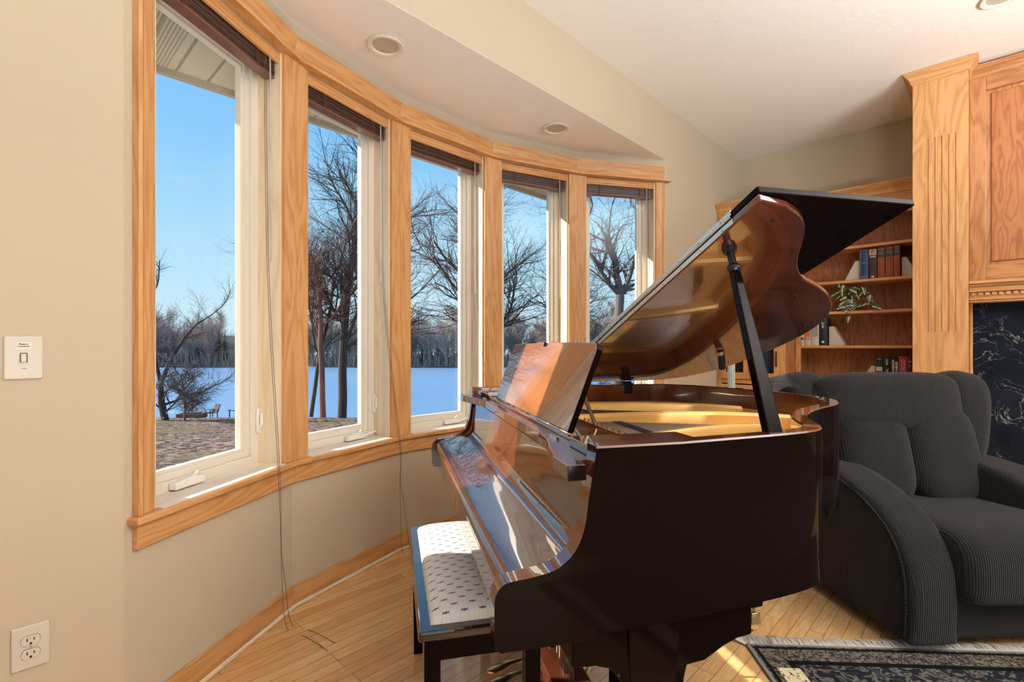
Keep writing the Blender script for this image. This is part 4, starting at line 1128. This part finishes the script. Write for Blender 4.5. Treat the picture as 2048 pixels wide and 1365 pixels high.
# y positive is left in the picture; hand placed after the photograph plus fill
for a in [(.055,.255,-.07,.1,-1.0,.05),(.06,.17,-.06,1.0,-.45,.075),(.03,.20,-.07,.1,-.9,.07),(.02,.23,-.08,.3,-.9,.06),(-.02,.19,-.08,-.8,-.5,.07),(-.04,.21,-.05,-.8,-.35,.07),
          (.0,.12,-.09,.9,-.4,.06),(-.04,.10,-.09,0,-1,.05),(-.06,.04,-.12,.9,.1,.06),(.01,.035,-.11,.9,-.2,.065),(-.01,.0,-.13,.6,-.5,.04),(-.03,-.05,-.135,.25,-1,.06),
          (-.09,.12,-.10,-.5,.6,.07),(-.11,.20,-.09,-.35,-.9,.075),(-.17,.13,-.08,.15,-1,.062),(-.185,.03,-.11,-1,-.35,.075),(-.08,.03,-.12,-.9,.25,.06),(-.12,.05,-.10,-.9,.1,.05),
          (.05,.14,-.06,.8,-.7,.05),(-.06,.15,-.05,-.5,-.8,.06),(-.10,.17,-.02,-.8,-.2,.06),(-.13,.10,-.02,-.9,-.3,.06),(.02,.08,-.08,.7,-.6,.055)]:
    L_(a[0], a[1], a[2], a[3], a[4], a[5])
for i in range(22):
    a = rnd.uniform(0,2*pi); r_ = rnd.uniform(.01,.07); y, x = r_*sin(a), r_*cos(a)*.8-.02
    L_(y-.01, .12+rnd.uniform(0,.09), x, sin(a)+rnd.uniform(-.4,.4), rnd.uniform(-.9,.3), rnd.uniform(.04,.065), cos(a)*.8)
me = bpy.data.meshes.new('foliage'); VS, FS, UV = [], [], []
for p, d_, ln in LV:
    ln *= 1.0
    v_, f_, u_ = leafmesh(None, p, d_, (-.9,rnd.uniform(-.4,.4),.6), ln, ln*.68); o_ = len(VS); VS += v_; FS += [tuple(i+o_ for i in f) for f in f_]; UV += u_
me.from_pydata(VS, [], FS); me.polygons.foreach_set('use_smooth', [True]*len(FS)); ul = me.uv_layers.new(name='UVMap').data
for lp_ in me.loops: ul[lp_.index].uv = UV[lp_.vertex_index]
me.materials.append(LEAF); fo = bpy.data.objects.new('foliage', me); COL.objects.link(fo); fo.parent = pl
mb = MB()
for p, d_, ln in LV:
    a = V((0,0,.09)); b = V(p); c = (a+b)/2+V((-.03,0,.05)); mb.tube([tuple(q) for q in catmull([a,c,b],4)], .0013, 4)
mb.build('vines', plain('vine', (.10,.16,.04), .6), pl)

# ------------------------------------------------------------------ floor lamp behind the piano
xy = cw(.4385*3.55, 3.55); lm = empty('floor_lamp', (xy[0],xy[1],0)); tag(lm, 'fluted pale green-grey pole seen between the piano lid and the rim', 'floor lamp')
LG = plain('pale_celadon', (.50,.53,.46), .35)
mb = MB(); mb.lathe([(.01,0),(.14,0),(.14,.015),(.05,.03),(.028,.05)], n=36); mb.build('base', LG, lm)
mb = MB(); ring = lambda z_: [((.0235+.0022*cos(12*a))*cos(a), (.0235+.0022*cos(12*a))*sin(a), z_) for a in [2*pi*k/96 for k in range(96)]]
mb.loft([ring(.04), ring(1.40)], (0,0,1)); mb.build('pole', LG, lm, ang=60)
mb = MB(); mb.lathe([(.025,1.38),(.11,1.42),(.12,1.44),(.115,1.445),(.03,1.40)], n=36); mb.build('lamp_shade', LG, lm)

# ------------------------------------------------------------------ outside
def gz(f): return -1.155 - .0816*f
def grassmat():
    t = NT('leaf_strewn_yard'); p = t.geo()
    n = t.noise(p, 2.2, 5, .7); n2 = t.noise(p, .16, 3, .6); n3 = t.noise(t.map(p,(1,1,1)), 3.5, 5, .75)
    leaf = t.mix(t.ramp(n3, [(.46,(0,0,0)),(.58,(1,1,1))]), (.012,.008,.007), (.40,.24,.155))
    gr = t.mix(n3, (.05,.05,.014), (.22,.17,.06))
    c = t.mix(t.ramp(n2, [(.52,(0,0,0)),(.66,(1,1,1))]), leaf, gr)
    t.set(Base_Color=c, Roughness=1.0); t.bump(n3, 1.0, .15); return t.mat
mb = MB()
def yf(u, v):
    f = 3.2 + (41.5-3.2)*v; r = -1.5*f + 2.6*f*u
    z_ = gz(f) + .10*mnoise.noise(V((r*.35, f*.35, 0))) + .05*mnoise.noise(V((r*1.5,f*1.5,3))) - (.7*max(0,(v-.96)/.04)**2)
    return cw(r, f, z_)
mb.grid(yf, 120, 90); yd = mb.build('yard', grassmat(), uvfix=(1,0,0)); tag(yd, kind='structure')
t = NT('frozen_lake'); p = t.geo(); n = t.noise(t.map(p, (.02,.02,1)), 1.0, 4, .6); n2 = t.noise(t.map(p, (.5,.5,1)), 1.0, 3)
t.set(Base_Color=t.mix(n, (.07,.18,.35), (.20,.31,.44)), Roughness=.45); t.bump(n2, .15, .05); LAKE = t.mat
ZL = -5.2
mb = MB(); a = [cw(-320,41.0,ZL), cw(200,41.0,ZL), cw(340,172,ZL), cw(-430,172,ZL)]
mb.add(a, [(0,1,2,3)], (1,0,0)); tag(mb.build('lake', LAKE), kind='structure')
t = NT('far_bank'); p = t.geo(); n = t.noise(p, .35, 4, .7)
t.set(Base_Color=t.mix(n, (.10,.075,.055), (.34,.27,.19)), Roughness=1.0); BANK = t.mat
mb = MB()
def bf(u, v):
    r = -420+760*u; f = 160 + 60*v
    return cw(r*(f/160), f, ZL - .05 + 1.2*min(1, v*12) + 2.2*v + .8*mnoise.noise(V((r*.03, v*5, 0))))
mb.grid(bf, 120, 14); tag(mb.build('far_shore', BANK), kind='structure')

BARK = plain('bark_dark', (.065,.048,.042), .9, bump=(30,.5,.02)); BARKR = plain('bark_reddish', (.20,.095,.07), .9, bump=(30,.5,.02)); BARKG = plain('bark_grey', (.14,.12,.105), .9)
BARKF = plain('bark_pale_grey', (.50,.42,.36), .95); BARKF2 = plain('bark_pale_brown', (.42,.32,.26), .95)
def tree_mesh(seed, h, r0, nlev=4, spread=.8, lean=(0,0), limbs=None, start=.25, dens=1.0, droop=0.0, crook=.25, twig=.010, taper=.6):
    rnd = random.Random(seed); segs = []
    def branch(p, d, ln, r, lev):
        n = max(3, int(ln/ (h*.035))) if lev < nlev else 3
        n = min(n, 9); pts = [p.copy()]; rad = [r]; step = ln/n; kids = []
        for i in range(n):
            d = (d + V((rnd.gauss(0,crook), rnd.gauss(0,crook), rnd.gauss(0,crook*.7)))*(.35 if lev == 0 else 1)*.6 + V((0,0,(.05-droop)*(1 if lev else 0)))).normalized()
            p = p + d*step; pts.append(p.copy()); rr = r*(1-(1-taper)*.9*(i+1)/n) if lev < nlev else r*(1-.7*(i+1)/n); rad.append(max(rr, twig*.45))
            f = (i+1)/n
            if lev < nlev and (lev > 0 or f > start):
                k = (1 if lev == 0 else 1) + (1 if rnd.random() < .75*dens else 0)
                for _ in range(k): kids.append((p.copy(), d.copy(), rad[-1], f))
        segs.append((pts, rad, lev))
        for q, dd, rr, f in kids:
            ax = V((rnd.gauss(0,1), rnd.gauss(0,1), rnd.gauss(0,.45))); ax = (ax - dd*ax.dot(dd)).normalized()
            a_ = rnd.uniform(.5, 1.15)*spread
            nd = (dd*cos(a_) + ax*sin(a_)).normalized()
            branch(q, nd, ln*rnd.uniform(.38,.62)*(1.15-.45*f if lev == 0 else 1), max(rr*rnd.uniform(.42,.62), twig*.5), lev+1)
    d0 = V((lean[0], lean[1], 1)).normalized()
    if limbs is None: branch(V((0,0,0)), d0, h, r0, 0)
    else:
        for pts, rads, lvl in limbs:
            segs.append(([V(q) for q in pts], rads, 0))
            for i in range(1, len(pts)):
                a_ = V(pts[i]); dd = (V(pts[i])-V(pts[i-1])).normalized()
                for _ in range(int(lvl)):
                    f_ = rnd.random(); q = V(pts[i-1])*(1-f_)+V(pts[i])*f_
                    ax = V((rnd.gauss(0,1), rnd.gauss(0,1), rnd.gauss(0,.6))); ax = (ax - dd*ax.dot(dd)).normalized(); a2 = rnd.uniform(.5,1.2)
                    branch(q, (dd*cos(a2)+ax*sin(a2)).normalized(), h*rnd.uniform(.13,.26), rads[i]*.33, 1)
            if len(pts) > 2: branch(V(pts[-1]), (V(pts[-1])-V(pts[-2])).normalized(), h*.3, rads[-1], 1)
    mb = MB()
    for pts, rad, lev in segs:
        if lev == 0: mb.tube(pts, rad, 10, (0,0,1))
        else: mb.tube(pts, rad, 5 if lev == 1 else 3, (0,0,1), caps=False)
    return mb
def put_tree(mb, name, mat, loc, label, group=None, rz=0):
    o = mb.build(name, mat, None, origin=(0,0,0)); o.location = loc; o.rotation_euler[2] = rz
    tag(o, label, 'tree', group); return o
def tl(px, f): return cw((px-1024)/1000*f, f, gz(f)-.1)
put_tree(tree_mesh(21, 16.5, .36, 4, .80, start=.30, dens=.75, lean=(.03,.0)), 'oak_tree', BARK, tl(684,40), 'large dark bare oak by the lake edge in the second window', rz=0)
put_tree(tree_mesh(22, 13.0, .24, 4, .85, start=.35, dens=.5, lean=(-.05,.05)), 'bare_tree', BARKR, tl(646,39.5), 'thinner reddish bare trunk left of the large oak')
put_tree(tree_mesh(23, 12.0, .18, 4, .85, start=.35, dens=.35), 'bare_tree', BARK, tl(622,43), 'slender dark bare tree left of the reddish trunk, half behind the first post')
put_tree(tree_mesh(31, 13.5, .30, 4, .8, start=.28, dens=.55, lean=(.02,-.02)), 'bare_tree', BARK, tl(975,38), 'wide bare tree whose branches fill the middle and fourth windows')
# leaning shore tree of the first window: trunk bends away to the right with long sprays
def dl(dr, df, dz): v = RT*dr + FW*df; return (v.x, v.y, dz)
lim = [([dl(0,0,0), dl(-.3,0,1.4), dl(-.35,0,2.8), dl(.3,0,4.4), dl(1.2,.3,6.2), dl(1.9,.6,7.2), dl(3.0,.8,8.0)], [.26,.22,.17,.13,.09,.06,.04], 3),
       ([dl(-.35,0,2.8), dl(-1.0,.2,5.0), dl(-1.4,.2,7.5), dl(-.9,.2,9.8)], [.14,.11,.08,.05], 3),
       ([dl(-.2,0,1.2), dl(1.2,.2,1.7), dl(2.6,.2,2.2), dl(3.6,.3,2.7)], [.10,.07,.05,.03], 4)]
put_tree(tree_mesh(54, 8.0, .2, 3, .8, limbs=lim, crook=.22, dens=.55), 'leaning_tree', BARK, tl(331,37), 'crooked bare tree leaning at the water edge in the leftmost window')
# near oak of the rightmost window
def nz(px, py, f, bx=1232, bf=14.0):
    return dl((px-1024)/1000*f - (bx-1024)/1000*bf, f-bf, H+(HZ_-py)/1000*f - gz(14.0))
HZ_ = 695.0
lim = [([nz(1232,900,14), nz(1233,780,14), nz(1236,690,14), nz(1238,630,14), nz(1240,590,14)], [.20,.155,.135,.12,.12], 0),
       ([nz(1240,590,14), nz(1222,572,13.9), nz(1203,545,13.8), nz(1190,520,13.7), nz(1172,497,13.6), nz(1150,470,13.5), nz(1135,430,13.4)], [.085,.068,.055,.046,.036,.028,.02], 3),
       ([nz(1240,590,14), nz(1253,570,14.1), nz(1262,545,14.2), nz(1268,520,14.3), nz(1282,480,14.4), nz(1285,440,14.5)], [.095,.08,.062,.045,.03,.02], 3),
       ([nz(1248,585,14), nz(1262,572,14.2), nz(1290,560,14.4), nz(1330,530,14.5)], [.055,.042,.03,.02], 3),
       ([nz(1203,545,13.8), nz(1212,505,13.6), nz(1218,460,13.5), nz(1222,420,13.5)], [.045,.035,.025,.015], 3),
       ([nz(1172,497,13.6), nz(1172,450,13.4), nz(1185,410,13.3), nz(1178,385,13.2)], [.045,.035,.03,.02], 2)]
put_tree(tree_mesh(61, 5.2, .15, 3, .85, limbs=lim, crook=.40, twig=.006, dens=.3), 'oak_tree', plain('bark_oak', (.12,.10,.09), .9, bump=(60,.8,.02)), cw((1232-1024)/1000*14, 14, gz(14.0)), 'nearest bare oak with a forked trunk in the rightmost window')
put_tree(tree_mesh(71, 5.5, .07, 3, .9, start=.1, crook=.5, twig=.006), 'sapling', BARK, tl(1176,16), 'small twisted bare sapling low at the left of the rightmost window')
put_tree(tree_mesh(72, 3.4, .09, 3, 1.15, start=.05, dens=.9, crook=.3, twig=.018), 'fallen_branches', BARKG, cw(-.655*36,36,gz(36)), 'tangle of fallen bare branches beside the lawn chair')
# far tree line
protos = []
for k in range(4):
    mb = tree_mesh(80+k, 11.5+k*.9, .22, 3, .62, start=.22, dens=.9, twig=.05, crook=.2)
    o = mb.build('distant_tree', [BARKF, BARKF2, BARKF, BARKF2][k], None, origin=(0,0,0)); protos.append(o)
rnd = random.Random(9); cnt = 0
first = [True]*4
for i in range(150):
    px = -60+i*(1420/150)+rnd.uniform(-6,6); f = rnd.uniform(161,178); k = rnd.randrange(4)
    if 430 < px < 520 and rnd.random() < .5: continue
    if first[k]: o = protos[k]; first[k] = False
    else: o = protos[k].copy(); COL.objects.link(o)
    s_ = rnd.uniform(.62,1.0)*(1.08 if px > 800 else .95)
    o.location = cw((px-1024)/1000*f, f, ZL+.3); o.scale = (s_,s_,s_); o.rotation_euler[2] = rnd.uniform(0,6.28)
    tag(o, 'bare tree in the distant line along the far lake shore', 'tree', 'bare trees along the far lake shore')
# undergrowth
mb = MB()
for i in range(5200):
    px = rnd.uniform(-80,1340); f = rnd.uniform(160.5,176); b = V(cw((px-1024)/1000*f, f, ZL+.2)); h = rnd.uniform(1.8,6.5)
    dx = V((rnd.gauss(0,.9), rnd.gauss(0,.9), h)); w_ = V((RT.x,RT.y,0))*rnd.uniform(.10,.30)
    mb.add([tuple(b-w_), tuple(b+w_), tuple(b+dx)], [(0,1,2)], (0,0,1))
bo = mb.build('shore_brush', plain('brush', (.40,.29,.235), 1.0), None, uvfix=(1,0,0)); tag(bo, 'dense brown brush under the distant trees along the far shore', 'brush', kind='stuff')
# conifers
cg = plain('conifer', (.018,.035,.02), 1.0); rnd = random.Random(4); cp = None
for i in range(16):
    px = 846+i*9+rnd.uniform(-4,4) if i < 9 else 240+i*14; f = 172
    if cp is None:
        mb = MB(); r2 = random.Random(1)
        mb.tube([(0,0,0),(0,0,11)], [.15,.03], 6)
        for k in range(260):
            z_ = r2.uniform(1,11); a = r2.uniform(0,6.28); l = (11.3-z_)*.24*r2.uniform(.6,1.1)
            mb.add([(0,0,z_),(cos(a)*l-sin(a)*.25,sin(a)*l+cos(a)*.25,z_-l*.35),(cos(a)*l+sin(a)*.25,sin(a)*l-cos(a)*.25,z_-l*.35)], [(0,1,2)])
        cp = mb.build('conifer_tree', cg, None, origin=(0,0,0)); o = cp
    else: o = cp.copy(); COL.objects.link(o)
    o.location = cw((px-1024)/1000*f, f, ZL+.4); s_ = rnd.uniform(.8,1.12); o.scale = (s_,s_,s_)
    tag(o, 'dark green conifer among the trees of the far shore', 'tree', 'conifers on the far shore')
# houses across the lake
def house(px, f, w_, d_, hw, hr, colw, colr, label, garage=False):
    o = empty('house', cw((px-1024)/1000*f, f, ZL+2.6), TH-pi/2+R(18)); tag(o, label, 'house')
    mb = MB(); mb.box((-w_/2,-d_/2,0), (w_/2,d_/2,hw)); mb.build('walls', plain('siding', colw, .8), o)
    mb = MB(); mb.prism([(-w_/2-.4,-d_/2-.5,hw),(-w_/2-.4,0,hw+hr),(-w_/2-.4,d_/2+.5,hw),(-w_/2-.4,d_/2+.5,hw+.25),(-w_/2-.4,0,hw+hr+.3),(-w_/2-.4,-d_/2-.5,hw+.25)], (w_+.8,0,0)); mb.build('roof', plain('shingles', colr, .9), o)
    mb = MB(); mb.prism([(-w_/2,-d_/2,hw),(-w_/2,d_/2,hw),(-w_/2,0,hw+hr-.1)], (w_,0,0)); mb.build('gable', plain('gable_siding', tuple(c*.9 for c in colw), .8), o)
    for x in (-.3,.05,.33):
        mb = MB(); mb.box((x*w_-.5,-d_/2-.06,hw*.45), (x*w_+.5,-d_/2,hw*.45+1.2)); mb.build('window', plain('house_glass', (.05,.06,.08), .2), o)
house(452,186,9,7,5.2,2.6,(.42,.36,.28),(.10,.09,.09),'tan two storey house across the lake with a dark gabled roof')
house(494,178,10,7,3.2,2.0,(.55,.52,.46),(.20,.18,.17),'low pale house across the lake at the edge of the leftmost window')
house(408,188,8,7,4.2,2.0,(.30,.36,.48),(.22,.19,.17),'bluish house half hidden by trees across the lake')
# lawn chair, box, railing
lc = empty('lawn_chair', cw(-.601*40,40,gz(40)), TH-pi/2+R(150)); tag(lc, 'dark slatted lawn chair facing the lake on the yard edge', 'chair')
mb = MB(); mb.box((-.35,-.3,.38), (.35,.3,.46)); mb.build('seat', BLACKM, lc)
mb = MB(); mb.prism([(-.33,-.30,.44),(.33,-.30,.44),(.33,-.48,1.05),(-.33,-.48,1.05)], (0,-.07,0)); mb.build('backrest', BLACKM, lc)
for x in (-.36,.31):
    for y in (-.30,.26):
        mb = MB(); mb.box((x,y,0), (x+.05,y+.05,.64)); mb.build('leg', BLACKM, lc)
    mb = MB(); mb.box((x-.01,-.36,.62), (x+.07,.34,.66)); mb.build('armrest', BLACKM, lc)
bx = empty('planter_box', cw(-.640*40,40,gz(40)), TH-pi/2+R(8)); tag(bx, 'low weathered wooden box on the ground left of the lawn chair', 'box')
mb = MB()
for a, b in (((-.95,-.5,0),(.95,-.42,.36)),((-.95,.42,0),(.95,.5,.36)),((-.95,-.42,0),(-.87,.42,.36)),((.87,-.42,0),(.95,.42,.36))): mb.box(a, b)
mb.build('sides', plain('weathered_wood', (.30,.17,.13), .9), bx)
mb = MB(); mb.box((-.86,-.41,.0), (.86,.41,.26)); mb.build('soil', DARKSLOT, bx)
rl = empty('dock_railing', cw(-.565*40.5,40.5,gz(40.5))); tag(rl, 'low dark railing post with a sloping rail right of the lawn chair', 'railing')
mb = MB(); mb.box((-.04,-.04,0), (.04,.04,.60)); mb.build('post', BLACKM, rl)
mb = MB(); mb.tube([dl(-.15,0,.60), dl(1.9,.4,.22)], .035, 6); mb.build('rail', BLACKM, rl)

# ------------------------------------------------------------------ light
sun = bpy.data.lights.new('sun', 'SUN'); sun.energy = 10.5; sun.angle = R(.6); sun.color = (1.0,.93,.82)
so = bpy.data.objects.new('sun', sun); COL.objects.link(so)
el = R(28.5); hx, hy = -.64, .768; hn = math.hypot(hx,hy)
tos = V((hx/hn*cos(el), hy/hn*cos(el), sin(el)))
so.rotation_euler = tos.to_track_quat('Z','Y').to_euler(); so.location = (-5,8,6)
wd_ = bpy.data.worlds.new('sky'); sc.world = wd_; wd_.use_nodes = True
nt = wd_.node_tree; bg = nt.nodes['Background']
tc = nt.nodes.new('ShaderNodeTexCoord'); sp = nt.nodes.new('ShaderNodeSeparateXYZ'); nt.links.new(tc.outputs['Generated'], sp.inputs[0])
rp = nt.nodes.new('ShaderNodeValToRGB'); nt.links.new(sp.outputs[2], rp.inputs[0])
st = [(0.0,(.66,.86,1.0)),(.06,(.64,.88,1.0)),(.18,(.47,.79,1.0)),(.35,(.27,.62,1.0)),(.6,(.18,.46,.95)),(1.0,(.14,.36,.85))]
while len(rp.color_ramp.elements) < len(st): rp.color_ramp.elements.new(.5)
for e_, (p_, c_) in zip(rp.color_ramp.elements, st): e_.position = p_; e_.color = c_+(1,)
ns = nt.nodes.new('ShaderNodeTexNoise'); mp_ = nt.nodes.new('ShaderNodeMapping'); mp_.inputs['Scale'].default_value = (3,3,14); nt.links.new(tc.outputs['Generated'], mp_.inputs[0]); nt.links.new(mp_.outputs[0], ns.inputs['Vector'])
ns.inputs['Scale'].default_value = 1.2; ns.inputs['Detail'].default_value = 5
r2_ = nt.nodes.new('ShaderNodeValToRGB'); nt.links.new(ns.outputs['Fac'], r2_.inputs[0]); r2_.color_ramp.elements[0].position = .58; r2_.color_ramp.elements[1].position = .85; r2_.color_ramp.elements[0].color = (0,0,0,1); r2_.color_ramp.elements[1].color = (.35,.35,.35,1)
mx_ = nt.nodes.new('ShaderNodeMix'); mx_.data_type = 'RGBA'; nt.links.new(r2_.outputs[0], mx_.inputs[0]); nt.links.new(rp.outputs[0], mx_.inputs[6]); mx_.inputs[7].default_value = (.85,.92,1,1)
nt.links.new(mx_.outputs[2], bg.inputs[0]); bg.inputs[1].default_value = .92
def area(name, loc, size, power, col=(1,.93,.84), rot=(0,0,0), sy=None):
    l = bpy.data.lights.new(name, 'AREA'); l.energy = power; l.color = col; l.shape = 'RECTANGLE'; l.size = size; l.size_y = sy or size
    o = bpy.data.objects.new(name, l); COL.objects.link(o); o.location = loc; o.rotation_euler = rot; return o
area('fill_up_a', (-.2,-1.4,.40), 1.0, 112, (.98,.985,1.0), rot=(pi,0,0))  # unseen fill added low behind the camera to brighten the bay ceiling
area('fill_up_b', (2.4,-2.2,1.9), 1.2, 330, (.97,.98,1.0), rot=(pi,0,0))  # unseen fill added to bounce light off the main ceiling
fd = V((.55,1.0,.0)).normalized()
area('fill_to_bay', (-.7,-3.2,.9), 1.3, 48, (1.0,.985,.97), rot=tuple((-fd).to_track_quat('Z','Y').to_euler()))  # unseen fill added to brighten the lower bay walls

sc.view_settings.view_transform = 'Standard'; sc.view_settings.look = 'None'; sc.view_settings.gamma = 1; sc.view_settings.exposure = 0.17
sc.cycles.max_bounces = 8; sc.cycles.transparent_max_bounces = 12; sc.cycles.use_denoising = True
sc.cycles.caustics_reflective = False; sc.cycles.caustics_refractive = False; sc.cycles.sample_clamp_indirect = 6
